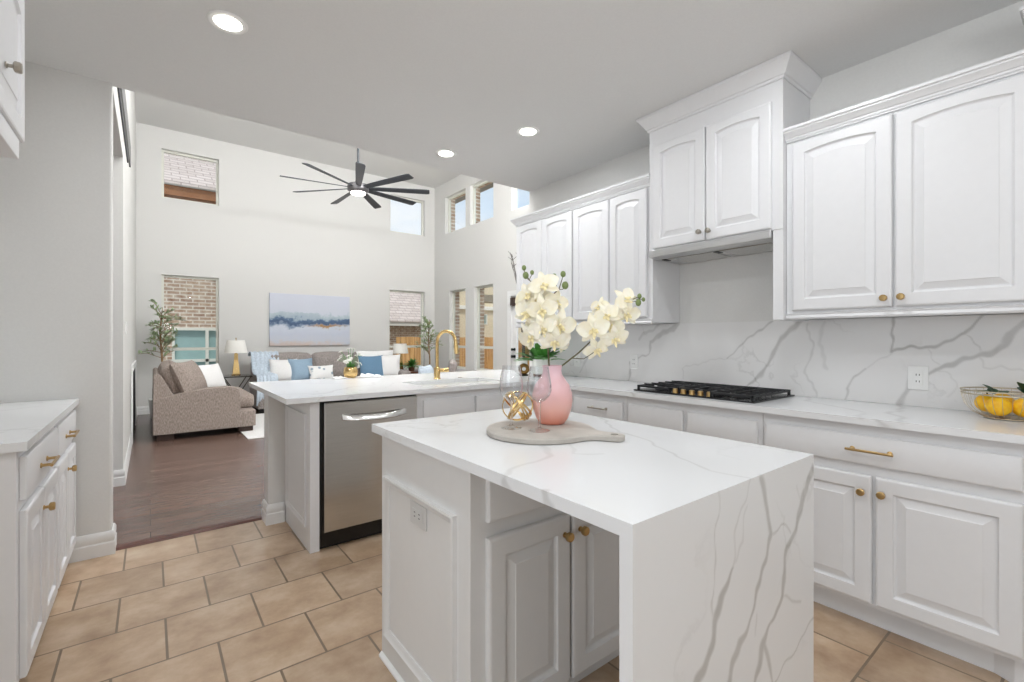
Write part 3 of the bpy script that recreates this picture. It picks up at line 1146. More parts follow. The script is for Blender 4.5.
sb = thing('kitchen_sink', 'white undermount sink sunk in the peninsula worktop', 'sink', (1.89, 3.18, 0.70))
x0, x1, y0, y1 = SK
mb = MB()
T = 0.008
mb.loft([[(x0 - o, y0 - o, z), (x1 + o, y0 - o, z), (x1 + o, y1 + o, z), (x0 - o, y1 + o, z)] for o, z in
         ((0.02, 0.8825), (0.0, 0.8825), (-0.012, 0.70), (-0.05, 0.69))], cap0=False)
mb.build('basin', 'ceramic_white', sb, smooth=30)
MB().lathe([(0.045, 0), (0.045, 0.004), (0.02, 0.002)], (1.89, 3.2, 0.691), n=18).build('drain', 'nickel', sb, smooth=30)

fc = thing('kitchen_faucet', 'brushed gold gooseneck faucet standing behind the sink', 'faucet', (1.89, 3.45, 0.914))
MB().lathe([(0.030, 0), (0.030, 0.006), (0.026, 0.010), (0.0255, 0.09), (0.020, 0.098)], (1.89, 3.45, 0.9145), n=20).build('base', 'gold', fc, smooth=35)
dirx, diry = 0.42, -0.907
pts = [(1.89, 3.45, 1.0), (1.89, 3.45, 1.22)]
rr = 0.093
for i in range(1, 14):
    a = PI * i / 13 * 0.94
    s = rr - rr * math.cos(a)
    pts.append((1.89 + dirx * s, 3.45 + diry * s, 1.22 + rr * math.sin(a)))
e = pts[-1]
MB().tube(pts, 0.0135, 14).build('spout', 'gold', fc, smooth=60)
MB().tube([e, (e[0] + dirx * 0.006, e[1] + diry * 0.006, e[2] - 0.05), (e[0] + dirx * 0.012, e[1] + diry * 0.012, e[2] - 0.11)], [0.0145, 0.0175, 0.0185], 14).build('spray_head', 'gold', fc, smooth=40)
MB().cyl((1.91, 3.45, 0.985), (1.965, 3.435, 0.985), 0.015, n=14).cyl((1.965, 3.435, 0.985), (1.985, 3.43, 0.99), 0.018, n=14).build('lever', 'gold', fc, smooth=40)
MB().lathe([(0.022, 0), (0.022, 0.005), (0.0, 0.008)], (2.11, 3.44, 0.9145), n=16).build('soap_button', 'nickel').name = 'air_gap_cap'
tag(bpy.data.objects['air_gap_cap'], 'small round metal cap in the worktop right of the gold faucet', 'cap')

# ---------------------------------------------------------------- cooktop
CK = thing('gas_cooktop', 'black gas cooktop with cast iron grates set in the worktop', 'cooktop', (2.72, 1.51, 0.914))
kx0, kx1, ky0, ky1 = 2.47, 2.975, 1.13, 1.895
MB().box(kx0, kx1, ky0, ky1, 0.9145, 0.924).build('tray', 'black_gloss', CK, bevel=0.003)
for (a, b) in ((ky0 + 0.015, ky0 + 0.255), (ky0 + 0.262, ky1 - 0.262), (ky1 - 0.255, ky1 - 0.015)):
    g = MB()
    fx = kx0 + 0.02 if abs(b - a) < 0.2405 and a != ky0 + 0.262 else kx0 + 0.09
    z0, z1 = 0.940, 0.953
    xb = kx1 - 0.02
    for y in (a, b - 0.012):
        g.box(fx, xb, y, y + 0.012, z0, z1)
    for x in (fx, xb - 0.012, (fx + xb) / 2 - 0.006):
        g.box(x, x + 0.012, a, b, z0, z1)
    n = 6
    for i in range(1, n):
        x = fx + (xb - fx) * i / n
        g.box(x - 0.004, x + 0.004, a - 0.0, a + 0.075, z0 + 0.002, z1 + 0.006)
        g.box(x - 0.004, x + 0.004, b - 0.075, b, z0 + 0.002, z1 + 0.006)
    g.box(fx + 0.05, xb - 0.05, (a + b) / 2 - 0.005, (a + b) / 2 + 0.005, z0, z1 + 0.004)
    for x in (fx, xb - 0.014):
        for y in (a, b - 0.014):
            g.box(x, x + 0.014, y, y + 0.014, 0.924, z0)
    g.build('grate', 'black_iron', CK, bevel=0.0015, seg=1)
for (x, y, r) in ((2.60, 1.26, 0.045), (2.86, 1.26, 0.05), (2.77, 1.51, 0.06), (2.60, 1.765, 0.045), (2.86, 1.765, 0.05)):
    MB().lathe([(r, 0), (r, 0.006), (r * 0.7, 0.008), (r * 0.7, 0.014), (r * 0.6, 0.016), (0, 0.016)], (x, y, 0.924), n=20).build('burner', 'black_iron', CK, smooth=30)
for i in range(5):
    y = 1.617 - 0.0545 * i
    MB().lathe([(0.017, 0), (0.016, 0.003), (0.0155, 0.022), (0.012, 0.025), (0, 0.026)], (2.512, y, 0.924), n=14).build('knob', 'brass', CK, smooth=30)

# ---------------------------------------------------------------- backsplash
sp_lines = [
    (on('x', SX, [(0.681, 1.375), (0.682, 1.266), (0.695, 1.187)]), 0.0055, 0.8),
    (on('x', SX, [(0.695, 1.187), (0.624, 1.205), (0.55, 1.212), (0.468, 1.242), (0.412, 1.269), (0.385, 1.306), (0.355, 1.375)]), 0.007, 0.8),
    (on('x', SX, [(0.12, 1.36), (0.21, 1.327), (0.23, 1.306), (0.268, 1.271), (0.292, 1.225), (0.338, 1.191), (0.38, 1.171), (0.423, 1.151), (0.457, 1.127), (0.514, 1.109), (0.541, 1.08)]), [0.009, 0.012, 0.014, 0.015, 0.012, 0.013, 0.010, 0.011, 0.014, 0.010, 0.006], 0.75),
    (on('x', SX, [(0.61, 1.03), (0.646, 0.96), (0.659, 0.914)]), 0.013, 0.55),
    (on('x', SX, [(0.401, 1.261), (0.38, 1.224), (0.369, 1.19)]), 0.003, 0.5),
    (on('x', SX, [(0.55, 1.202), (0.538, 1.163), (0.508, 1.132)]), 0.0022, 0.35),
    (on('x', SX, [(0.695, 1.179), (0.756, 1.135), (0.784, 1.091), (0.827, 1.058)]), 0.0025, 0.4),
    (on('x', SX, [(0.37, 1.165), (0.35, 1.12), (0.30, 1.13), (0.22, 1.10)]), 0.004, 0.3),
    (on('x', SX, [(0.52, 1.11), (0.46, 1.08), (0.44, 1.02), (0.48, 0.97)]), 0.003, 0.25),
    (on('x', SX, [(0.793, 1.084), (0.849, 1.038), (0.888, 0.981), (0.891, 0.914)]), 0.005, 0.65),
    (on('x', SX, [(1.12, 1.36), (1.136, 1.337), (1.221, 1.246), (1.268, 1.17), (1.292, 1.094), (1.341, 1.034), (1.41, 0.964), (1.45, 0.914)]), [0.02, 0.019, 0.013, 0.011, 0.01, 0.014, 0.007, 0.004], 0.7),
    (on('x', SX, [(1.26, 1.37), (1.404, 1.259), (1.469, 1.206), (1.557, 1.123)]), [0.006, 0.005, 0.006, 0.004], 0.65),
    (on('x', SX, [(1.557, 1.123), (1.694, 1.097), (1.881, 1.038), (1.881, 0.965)]), 0.0035, 0.3),
    (on('x', SX, [(1.93, 1.36), (1.956, 1.327), (2.068, 1.275), (2.159, 1.229), (2.168, 1.134), (2.34, 1.066), (2.36, 0.92)]), [0.022, 0.02, 0.02, 0.012, 0.006, 0.009, 0.008], 0.55),
    (on('x', SX, [(2.08, 1.36), (2.113, 1.325), (2.197, 1.30), (2.254, 1.244)]), 0.012, 0.35),
    (on('x', SX, [(1.08, 1.34), (1.05, 1.20), (1.09, 1.05), (1.03, 0.914)]), 0.006, 0.35),
    (on('x', SX, [(0.99, 1.34), (1.02, 1.22), (0.98, 1.08)]), 0.010, 0.25),
    (on('x', SX, [(2.62, 1.36), (2.75, 1.15), (2.9, 0.95)]), 0.008, 0.35),
]
mb = MB()
mb.grid((SX, 0.10, 0.9145), (0, OPY - 0.12, 0), (0, 0, 1.36 - 0.9145), 680, 90)
mb.box(SX + 0.0005, KX - 0.0005, 0.10, OPY - 0.02, 0.9145, 1.36)
tag(mb.build('backsplash', 'quartz_splash', attr=vein_field(sp_lines), origin=(KX, 1.8, 0.9145)), 'veined white stone backsplash covering the wall behind the cooktop', 'backsplash')
FW = Face('x', SX, -1)
outlet(FW, 0.585, 1.056, 0.079, 0.118, 'white outlet plate on the backsplash beside the bowl of yellow fruit')
outlet(FW, 2.305, 1.07, 0.072, 0.115, 'white outlet plate on the backsplash just left of the cooktop')
outlet(FW, 2.925, 1.06, 0.072, 0.115, 'white outlet plate on the backsplash behind the orchid, nearer the peninsula')

# ---------------------------------------------------------------- upper cabinets
CROWN = [(0, 0), (0.010, 0.0), (0.010, 0.010), (0.016, 0.010), (0.016, 0.020), (0.022, 0.022), (0.030, 0.034), (0.042, 0.044), (0.042, 0.052), (0.050, 0.054), (0.050, 0.068), (0.0, 0.068)]
BIGCROWN = [(0, 0), (0.008, 0), (0.010, 0.014), (0.018, 0.018), (0.026, 0.034), (0.052, 0.072), (0.060, 0.080), (0.062, 0.096), (0, 0.096)]
LRAIL = [(0, 0), (0.012, 0.002), (0.016, 0.010), (0.010, 0.022), (0.014, 0.030), (0.0, 0.034)]
UX = 2.705
FU = Face('x', UX, -1)


def upper(label, y0, y1, z0, z1, F, doors, crown, group, ends, rail=True, metal='brass', pz=None):
    c = thing('upper_cabinet', label, 'cabinet', (KX, (y0 + y1) / 2, z0), group)
    xf = F.pos
    MB().box(xf, KX - 0.002, y0, y1, z0, z1).build('body', 'cabinet_white', c, bevel=0.0015)
    add_doors(c, F, doors, 'cabinet_white', metal)
    path = [(xf, y1), (xf, y0)]
    e0, e1 = ends
    if e1:
        path = [(KX - 0.002, y1)] + path
    if e0:
        path = path + [(KX - 0.002, y0)]
    zc = z1 - 0.002 if pz is None else pz
    MB().sweep(path, crown, 1, z=zc).build('crown', 'cabinet_white', c, smooth=18)
    if rail:
        MB().sweep(path, LRAIL, 1, z=z0 - 0.012).build('light_rail', 'cabinet_white', c, smooth=28)
    return c


upper('wide white upper cabinet with two arched doors above the bowl of yellow fruit', 0.165, 1.068, 1.365, 2.30, FU,
      [('door', 0.172, 0.602, 1.40, 2.285, 0.015, (0.577, 1.441)), ('door', 0.614, 1.035, 1.40, 2.285, 0.015, (0.64, 1.439))],
      CROWN, 'wall cabinets over the cooktop run', (False, False))
uc0 = [o for o in bpy.data.objects if o.name == 'upper_cabinet'][0]
MB().box(2.666, KX - 0.002, 1.0695, 1.122, 1.353, 1.8385).build('side_panel', 'cabinet_white', uc0, bevel=0.0015)
upper('white upper cabinet with two arched doors directly left of the range hood', 1.914, 2.662, 1.365, 2.30, FU,
      [('door', 1.955, 2.279, 1.40, 2.285, 0.015, None), ('door', 2.289, 2.655, 1.40, 2.285, 0.015, None)],
      CROWN, 'wall cabinets over the cooktop run', (False, False))
upper('white upper cabinet with two arched doors at the far left end of the cooktop wall', 2.664, 3.40, 1.365, 2.30, FU,
      [('door', 2.671, 3.03, 1.40, 2.285, 0.015, None), ('door', 3.036, 3.39, 1.40, 2.285, 0.015, None)],
      CROWN, 'wall cabinets over the cooktop run', (False, True))
FT = Face('x', 2.665, -1)
upper('tall projecting white cabinet with two arched doors above the range hood', 1.070, 1.912, 1.840, 2.65, FT,
      [('door', 1.125, 1.498, 1.849, 2.535, 0.014, (1.472, 1.898)), ('door', 1.506, 1.875, 1.849, 2.535, 0.014, (1.532, 1.90))],
      BIGCROWN, 'wall cabinets over the cooktop run', (True, True), rail=False, metal='nickel', pz=2.642)
FQ = Face('x', 2.67, -1)
upper('taller white upper cabinet whose crown corner shows at the top right of the picture', -0.75, 0.162, 1.365, 2.452, FQ,
      [('door', -0.73, -0.30, 1.40, 2.43, 0.015, (-0.33, 1.44)), ('door', -0.29, 0.15, 1.40, 2.43, 0.015, (-0.26, 1.44))],
      CROWN, 'wall cabinets over the cooktop run', (False, True))

hd = thing('range_hood', 'slim stainless steel range hood under the tall cabinet', 'range hood', (2.85, 1.49, 1.79))
MB().loft([[(2.646, y, 1.797), (2.644, y, 1.8385), (3.026, y, 1.8385), (3.026, y, 1.788), (2.70, y, 1.788)] for y in (1.126, 1.905)]).build('body', 'hood_steel', hd, bevel=0.002)
for y0, y1 in ((1.16, 1.46), (1.51, 1.81)):
    MB().box(2.73, 2.98, y0, y1, 1.783, 1.787).build('filter', 'steel', hd, bevel=0.002)
for y in (1.13, 1.485, 1.85):
    MB().box(2.74, 2.80, y - 0.016, y + 0.016, 1.783, 1.787).build('lamp_slot', 'slot_dark', hd)

# ---------------------------------------------------------------- left run
LB = -0.347
FL = Face('x', LB, 1)
LYN, LYF = 2.215, 3.553


def left_unit(label, y0, y1, items):
    c = thing('base_cabinet', label, 'cabinet', (-0.65, (y0 + y1) / 2, 0), 'base cabinets on the left wall')
    MB().box(-0.953, LB, y0, y1, 0.105, 0.883).build('body', 'cabinet_white', c, bevel=0.0015)
    MB().box(-0.953, LB - 0.066, y0, y1, 0, 0.105).build('toe_kick', 'cabinet_white', c)
    add_doors(c, FL, items, 'cabinet_white', 'brass')
    if y0 == LYN:
        MB().box(-0.953, LB, 2.196, LYN - 0.001, 0, 0.883).build('side_panel', 'cabinet_white', c, bevel=0.002)
    return c


left_unit('white base cabinet on the left wall, the nearer of two', LYN, 2.905,
          [('drawer', 2.235, 2.885, 0.712, 0.855, (2.53, 0.775)), ('door', 2.235, 2.555, 0.115, 0.675, 0.0, (2.525, 0.60)), ('door', 2.565, 2.885, 0.115, 0.675, 0.0, None)])
left_unit('white base cabinet on the left wall, the farther one against the wall return', 2.908, LYF,
          [('drawer', 2.930, 3.53, 0.712, 0.855, (3.19, 0.775)), ('door', 2.930, 3.225, 0.115, 0.675, 0.0, (3.195, 0.60)), ('door', 3.235, 3.53, 0.115, 0.675, 0.0, None)])
mb = MB()
slab(mb, -0.954, -0.319, 2.178, 3.568, 0.884, 0.914, 0.02)
lv = vein_field([(on('z', 0.914, [(-0.95, 2.8), (-0.7, 3.0), (-0.5, 3.25), (-0.32, 3.3)]), 0.01, 0.22), (on('z', 0.914, [(-0.95, 3.2), (-0.6, 3.4), (-0.4, 3.5)]), 0.008, 0.2)])
tag(mb.build('left_countertop', 'quartz', attr=lv, origin=(-0.64, 2.87, 0.884), weld=True), 'short white quartz worktop on the left wall cabinets', 'countertop')

oc = thing('overhead_cabinet', 'white wall cabinet hanging high at the upper left corner', 'cabinet', (-0.953, 1.7, 1.82))
FO = Face('x', -0.342, 1)
MB().box(-0.953, -0.342, 1.25, 2.165, 1.875, 2.38).build('body', 'cabinet_white', oc, bevel=0.0015)
MB().box(-0.953, -0.325, 1.25, 2.10, 1.812, 1.8745).build('light_rail', 'cabinet_white', oc, bevel=0.003)
add_doors(oc, FO, [('door', 1.715, 2.163, 1.885, 2.35, 0.03, (1.90, 2.02)), ('door', 1.26, 1.705, 1.885, 2.35, 0.03, None)], 'cabinet_white', 'nickel')
MB().sweep([(-0.953, 2.165), (-0.342, 2.165), (-0.342, 1.25)], CROWN, -1, z=2.378).build('crown', 'cabinet_white', oc, smooth=28)

# ---------------------------------------------------------------- recessed ceiling lights
for i, (x, y, lab) in enumerate(((0.287, 2.544, 'round recessed ceiling light at the left of the kitchen ceiling, the biggest'), (2.136, 2.56, 'round recessed ceiling light nearest the tall hood cabinet'), (1.87, 3.267, 'round recessed ceiling light farthest away, near the living room opening'))):
    if i == 0:
        rl = thing('recessed_light', lab, 'ceiling light', (x, y, CEIL), 'recessed kitchen lights')
        MB().lathe([(0.055, -0.001), (0.060, -0.006), (0.078, -0.008), (0.084, -0.001)], (x, y, CEIL - 0.0005), n=32).build('trim_ring', 'plastic_white', rl, smooth=40)
        MB().lathe([(0.057, -0.0065), (0.040, -0.008), (0.0, -0.0085)], (x, y, CEIL - 0.0005), n=32).build('lens', 'lamp_glow', rl, smooth=40)
    else:
        dup(rl, (x, y, CEIL), lab)

# ---------------------------------------------------------------- ceiling fan
FX, FYC, FZ = 2.38, 6.70, 3.40
fan = thing('ceiling_fan', 'large dark ceiling fan with nine blades hanging in the living room', 'ceiling fan', (FX, FYC, LCEIL))
MB().lathe([(0.03, -0.10), (0.075, -0.06), (0.08, -0.001)], (FX, FYC, LCEIL), n=24).build('canopy', 'fan_dark', fan, smooth=35)
MB().cyl((FX, FYC, LCEIL - 0.09), (FX, FYC, FZ + 0.12), 0.016, n=14).build('downrod', 'fan_dark', fan, smooth=40)
MB().lathe([(0.03, 0.16), (0.05, 0.12), (0.06, 0.09), (0.135, 0.085), (0.15, 0.06), (0.15, 0.0), (0.12, -0.02), (0.11, -0.03)], (FX, FYC, FZ), n=30).build('motor', 'fan_metal', fan, smooth=35)
MB().lathe([(0.105, -0.03), (0.10, -0.05), (0.07, -0.06), (0, -0.062)], (FX, FYC, FZ), n=28).build('lamp', 'fan_glow', fan, smooth=35)
tow = math.atan2(-math.cos(R(37.87)), -math.sin(R(37.87)))
for k in range(9):
    a = tow + R(20 + 40 * k)
    ux, uy = math.cos(a), math.sin(a)
    px, py = -uy, ux
    loops = []
    for rr_, w, tilt in ((0.12, 0.035, -0.3), (0.30, 0.045, -0.28), (0.65, 0.055, -0.25), (0.98, 0.062, -0.22), (1.02, 0.05, -0.22)):
        c_ = Vector((FX + ux * rr_, FYC + uy * rr_, FZ + 0.035))
        s_ = Vector((px * math.cos(tilt), py * math.cos(tilt), math.sin(tilt))) * w
        n_ = Vector((0, 0, 0.005))
        loops.append([c_ - s_ - n_, c_ + s_ - n_, c_ + s_ + n_, c_ - s_ + n_])
    MB().loft(loops).build('blade', 'fan_dark', fan, bevel=0.002, seg=1)

# ---------------------------------------------------------------- island still life
BZ = 0.9145
bd = MB()
bc = Vector((1.10, 1.25))
hd_ = Vector((0.43, -0.90)).normalized()
sd = Vector((-hd_.y, hd_.x))
r0 = 0.192
n = 40
gap = R(26)
outer = []
for i in range(n + 1):
    a = gap + (2 * PI - 2 * gap) * i / n
    outer.append(bc + hd_ * math.cos(a) * r0 + sd * math.sin(a) * r0)
w = 0.034
for d, k in ((0.195, 0.052), (0.215, 0.038), (0.240, 0.034)):
    outer.append(bc + hd_ * d - sd * k)
ce = bc + hd_ * 0.268
for i in range(9):
    a = -PI / 2 + PI * i / 8
    outer.append(ce + hd_ * math.cos(a) * w + sd * math.sin(a) * w)
for d, k in ((0.240, 0.034), (0.215, 0.038), (0.195, 0.052)):
    outer.append(bc + hd_ * d + sd * k)
cen = bc
loops = []
for z, inset in ((0, 0.004), (0.003, 0), (0.016, 0), (0.0195, 0.003)):
    L = []
    for i, p in enumerate(outer):
        q = outer[(i + 1) % len(outer)] - outer[i - 1]
        nn = Vector((-q.y, q.x)).normalized()
        L.append((p.x + nn.x * inset, p.y + nn.y * inset, BZ + z))
    loops.append(L)
bd.loft(loops)
# leather-thong hole in the handle
bo = bd.build('serving_board', 'board_grey', origin=(bc.x, bc.y, BZ), smooth=40)
hc = MB().cyl((ce.x, ce.y, BZ - 0.02), (ce.x, ce.y, BZ + 0.05), 0.013, n=18).build('hole_cutter', 'board_grey')
bm_ = bo.modifiers.new('hole', 'BOOLEAN')
bm_.object, bm_.operation, bm_.solver = hc, 'DIFFERENCE', 'EXACT'
dg = bpy.context.evaluated_depsgraph_get()
me2 = bpy.data.meshes.new_from_object(bo.evaluated_get(dg))
bo.modifiers.clear()
bo.data = me2
bpy.data.objects.remove(hc)
tag(bo, 'round grey washed wood serving board with a handle lying on the island', 'serving board')

TZ = BZ + 0.0198
VX, VY = 1.19, 1.285
tag(MB().lathe([(0.040, 0.0), (0.047, 0.003), (0.060, 0.022), (0.072, 0.055), (0.0765, 0.085), (0.074, 0.115), (0.064, 0.145), (0.048, 0.168), (0.038, 0.182), (0.035, 0.195), (0.036, 0.212), (0.038, 0.217), (0.034, 0.217), (0.032, 0.200), (0.034, 0.185), (0.055, 0.15), (0.066, 0.09), (0.05, 0.02), (0.0, 0.012)], (VX, VY, TZ), n=40).build('pink_vase', 'vase_pink', origin=(VX, VY, TZ), smooth=60),
    'matte pink bottle vase standing on the serving board', 'vase')


def wine_glass(x, y, label, k=1.0):
    g = thing('wine_glass', label, 'wine glass', (x, y, TZ), 'wine glasses on the serving board')
    MB().lathe([(0.036, 0.0), (0.037, 0.002), (0.020, 0.005), (0.0055, 0.012)], (x, y, TZ), n=28).build('foot', 'clear_glass', g, smooth=60)
    MB().lathe([(0.0055, 0.012), (0.0042, 0.03), (0.0042, 0.08), (0.007, 0.098)], (x, y, TZ), n=16).build('stem', 'crystal', g, smooth=60)
    o = [(0.007, 0.098), (0.022, 0.106), (0.037, 0.122), (0.0425, 0.140), (0.0415, 0.165), (0.036, 0.195), (0.0315, 0.222)]
    i = [(0.0302, 0.222), (0.0347, 0.195), (0.0402, 0.165), (0.0411, 0.140), (0.0355, 0.1235), (0.021, 0.1085), (0.0, 0.102)]
    MB().lathe(o + i, (x, y, TZ), n=32).build('bowl', 'bowl_glass', g, smooth=60)
    return g


wine_glass(1.010, 1.303, 'clear wine glass in front of the gold orb, the left one')
wine_glass(1.056, 1.205, 'clear wine glass in front of the pink vase, the right one')

ox, oy, orad = 1.072, 1.345, 0.068
orb = thing('ring_orb', 'gold openwork orb of interlaced rings standing on the serving board', 'ornament', (ox, oy, TZ))
for k, (ax_, w_) in enumerate((((0.80, -0.25, 0.60), 0.0034), ((0.70, -0.05, 0.74), 0.0034), ((0.88, -0.40, 0.45), 0.0026), ((-0.62, 0.55, 0.62), 0.0034), ((-0.48, 0.72, 0.52), 0.0034), ((0.45, 0.85, 0.30), 0.0026), ((0.55, 0.70, -0.45), 0.0022))):
    ax_ = Vector(ax_).normalized()
    a = ax_.orthogonal().normalized()
    b = ax_.cross(a)
    cen = Vector((ox, oy, TZ + orad + 0.001))
    loops = []
    rk = orad - 0.0065 - 0.001 * k
    for i in range(48):
        q = 2 * PI * i / 48
        d = a * math.cos(q) + b * math.sin(q)
        loops.append([cen + d * (rk - 0.0015) - ax_ * w_, cen + d * (rk + 0.0015) - ax_ * w_, cen + d * (rk + 0.0015) + ax_ * w_, cen + d * (rk - 0.0015) + ax_ * w_])
    MB().loft(loops, closed=True).build('ring', 'gold', orb, smooth=40)

# ---------------------------------------------------------------- orchids
CAMP = Vector((0, 0, 1.252))


def petal(mb, c, rot, ang, L, Wd, cup=0.25, base=0.004, rnd=0.6):
    """one petal lying in the local xy plane, pointing along ang"""
    nu, nv = 6, 5
    vsn = []
    for i in range(nu + 1):
        t = i / nu
        r = base + L * t
        wid = Wd * (math.sin(PI * min(1, t ** rnd * 0.93 + 0.035)) ** 0.75)
        for j in range(nv + 1):
            s_ = (j / nv - 0.5) * wid
            z = cup * L * (t * t) * -0.6 + cup * 1.2 * (s_ * s_) / max(Wd, 1e-4) + 0.002 * math.sin(9 * t + 5 * j)
            x, y = r, s_
            p = Vector((x * math.cos(ang) - y * math.sin(ang), x * math.sin(ang) + y * math.cos(ang), z))
            vsn.append(Vector(c) + rot @ p)
    w_ = nv + 1
    mb.add(vsn, [(i * w_ + j, i * w_ + j + 1, (i + 1) * w_ + j + 1, (i + 1) * w_ + j) for i in range(nu) for j in range(nv)])


def orchid_flower(root, c, size, roll, yaw, pitch):
    c = Vector(c) + Vector(SH)
    f = (CAMP - c).normalized()
    up = Vector((0, 0, 1))
    rgt = up.cross(f).normalized()
    up2 = f.cross(rgt)
    M = Matrix((rgt, up2, f)).transposed() @ Matrix.Rotation(R(yaw), 3, 'Y') @ Matrix.Rotation(R(pitch), 3, 'X') @ Matrix.Rotation(R(roll), 3, 'Z')
    mb = MB()
    L = size * 0.56
    for a in (90, 218, 322):
        petal(mb, c - M @ Vector((0, 0, 0.003)), M, R(a), L, L * 0.62, 0.22)
    for a in (12, 168):
        petal(mb, c, M, R(a), L * 1.02, L * 1.06, 0.26, rnd=0.8)
    fl = mb.build('flower', 'orchid_petal', root, smooth=180)
    lp_ = MB()
    for a, s_ in ((-90, 0.5), (-35, 0.3), (-145, 0.3)):
        petal(lp_, c + M @ Vector((0, 0, 0.004)), M, R(a), L * s_, L * 0.28, -0.9)
    lp_.sphere(c + M @ Vector((0, 0.002, 0.006)), L * 0.10, 8, 6)
    lp_.build('lip', 'lip_yellow', fl, smooth=180)


def bud(root, p, r):
    p = Vector(p) + Vector(SH)
    MB().sphere(p, r, 10, 8, (1, 1, 1.2)).build('bud', 'bud_green', root, smooth=180)


SH = (0.006, -0.005, 0)
o1 = thing('orchid_spray', 'tall cream orchid spray rising from the left side of the pink vase', 'orchid', (VX - 0.012, VY + 0.008, TZ + 0.05), 'orchid sprays in the pink vase')
st = MB()
st.tube([(VX - 0.004, VY + 0.003, TZ + 0.05), (1.183, 1.297, 1.16), (1.179, 1.308, 1.22), (1.170, 1.315, 1.322), (1.160, 1.312, 1.398), (1.13, 1.313, 1.444), (1.106, 1.331, 1.47), (1.091, 1.343, 1.505)], [0.0035, 0.0035, 0.0032, 0.003, 0.0028, 0.0022, 0.0018, 0.0014], 8)
st.tube([(1.160, 1.312, 1.398), (1.174, 1.285, 1.410), (1.194, 1.263, 1.436), (1.206, 1.254, 1.485)], [0.0026, 0.0022, 0.002, 0.0013], 7)
st.tube([(1.106, 1.331, 1.47), (1.115, 1.325, 1.492)], 0.0013, 6)
st.tube([(1.122, 1.318, 1.452), (1.10, 1.335, 1.475), (1.096, 1.339, 1.483)], 0.0012, 6)
st.tube([(1.19, 1.268, 1.43), (1.18, 1.272, 1.478)], 0.0013, 6)
st.tube([(1.192, 1.266, 1.434), (1.205, 1.255, 1.435), (1.212, 1.249, 1.446)], 0.0013, 6)
st.v = [tuple(Vector(q) + Vector(SH) * min(1, max(0, (q[2] - 1.15) / 0.06))) for q in st.v]
st.build('stem', 'stem_brown', o1, smooth=60)
for (p, s_, roll, yaw, pit) in (((1.136, 1.283, 1.450), 0.098, 20, -10, -20), ((1.190, 1.27, 1.388), 0.082, -15, 25, -10), ((1.124, 1.279, 1.356), 0.10, 8, -8, 8), ((1.110, 1.345, 1.415), 0.105, 40, -35, -18),
                                ((1.104, 1.340, 1.348), 0.105, -22, -30, 0), ((1.186, 1.250, 1.300), 0.112, -8, 18, 12), ((1.113, 1.264, 1.288), 0.092, 18, -5, 14), ((1.094, 1.310, 1.258), 0.10, 30, -32, 22),
                                ((1.155, 1.245, 1.242), 0.100, 0, 12, 34), ((1.146, 1.330, 1.325), 0.10, 60, 10, 0), ((1.21, 1.262, 1.232), 0.07, -30, 45, 25), ((1.150, 1.322, 1.40), 0.09, 15, 5, -20)):
    orchid_flower(o1, p, s_, roll, yaw, pit)
for p, r in (((1.091, 1.343, 1.515), 0.0085), ((1.096, 1.339, 1.487), 0.0115), ((1.115, 1.325, 1.498), 0.0075), ((1.18, 1.274, 1.483), 0.0095), ((1.206, 1.254, 1.492), 0.010), ((1.212, 1.249, 1.450), 0.0125)):
    bud(o1, p, r)
SH = (0.013, -0.010, 0)
o2 = thing('orchid_spray', 'arching cream orchid spray leaning right out of the pink vase', 'orchid', (VX + 0.012, VY - 0.008, TZ + 0.05), 'orchid sprays in the pink vase')
st = MB()
st.tube([(VX + 0.008, VY - 0.006, TZ + 0.05), (1.205, 1.272, 1.10), (1.216, 1.268, 1.145), (1.262, 1.236, 1.198), (1.306, 1.201, 1.254), (1.342, 1.173, 1.314), (1.377, 1.146, 1.367), (1.419, 1.113, 1.40), (1.450, 1.088, 1.40)], [0.0035, 0.0035, 0.0033, 0.003, 0.0028, 0.0025, 0.0022, 0.0017, 0.0013], 8)
st.tube([(1.244, 1.248, 1.178), (1.275, 1.213, 1.176), (1.296, 1.192, 1.20)], 0.0016, 6)
st.tube([(1.412, 1.118, 1.396), (1.424, 1.085, 1.408)], 0.0012, 6)
st.tube([(1.405, 1.124, 1.392), (1.420, 1.087, 1.390)], 0.0012, 6)
st.v = [tuple(Vector(q) + Vector(SH) * min(1, max(0, (q[2] - 1.15) / 0.06))) for q in st.v]
st.build('stem', 'stem_brown', o2, smooth=60)
for (p, s_, roll, yaw, pit) in (((1.268, 1.172, 1.285), 0.105, 10, -5, 12), ((1.300, 1.185, 1.212), 0.085, 30, 20, 30), ((1.340, 1.147, 1.300), 0.085, -20, 10, 10), ((1.340, 1.131, 1.252), 0.09, 12, 20, 30), ((1.314, 1.150, 1.338), 0.085, 25, -10, -5),
                                ((1.320, 1.19, 1.372), 0.07, 0, -35, -20), ((1.385, 1.118, 1.400), 0.082, 45, 25, -15), ((1.396, 1.118, 1.344), 0.088, -10, 20, 15), ((1.372, 1.155, 1.338), 0.075, 30, -10, 10)):
    orchid_flower(o2, p, s_, roll, yaw, pit)
for p, r in (((1.424, 1.085, 1.41), 0.0085), ((1.42, 1.087, 1.386), 0.011), ((1.451, 1.087, 1.399), 0.007)):
    bud(o2, p, r)

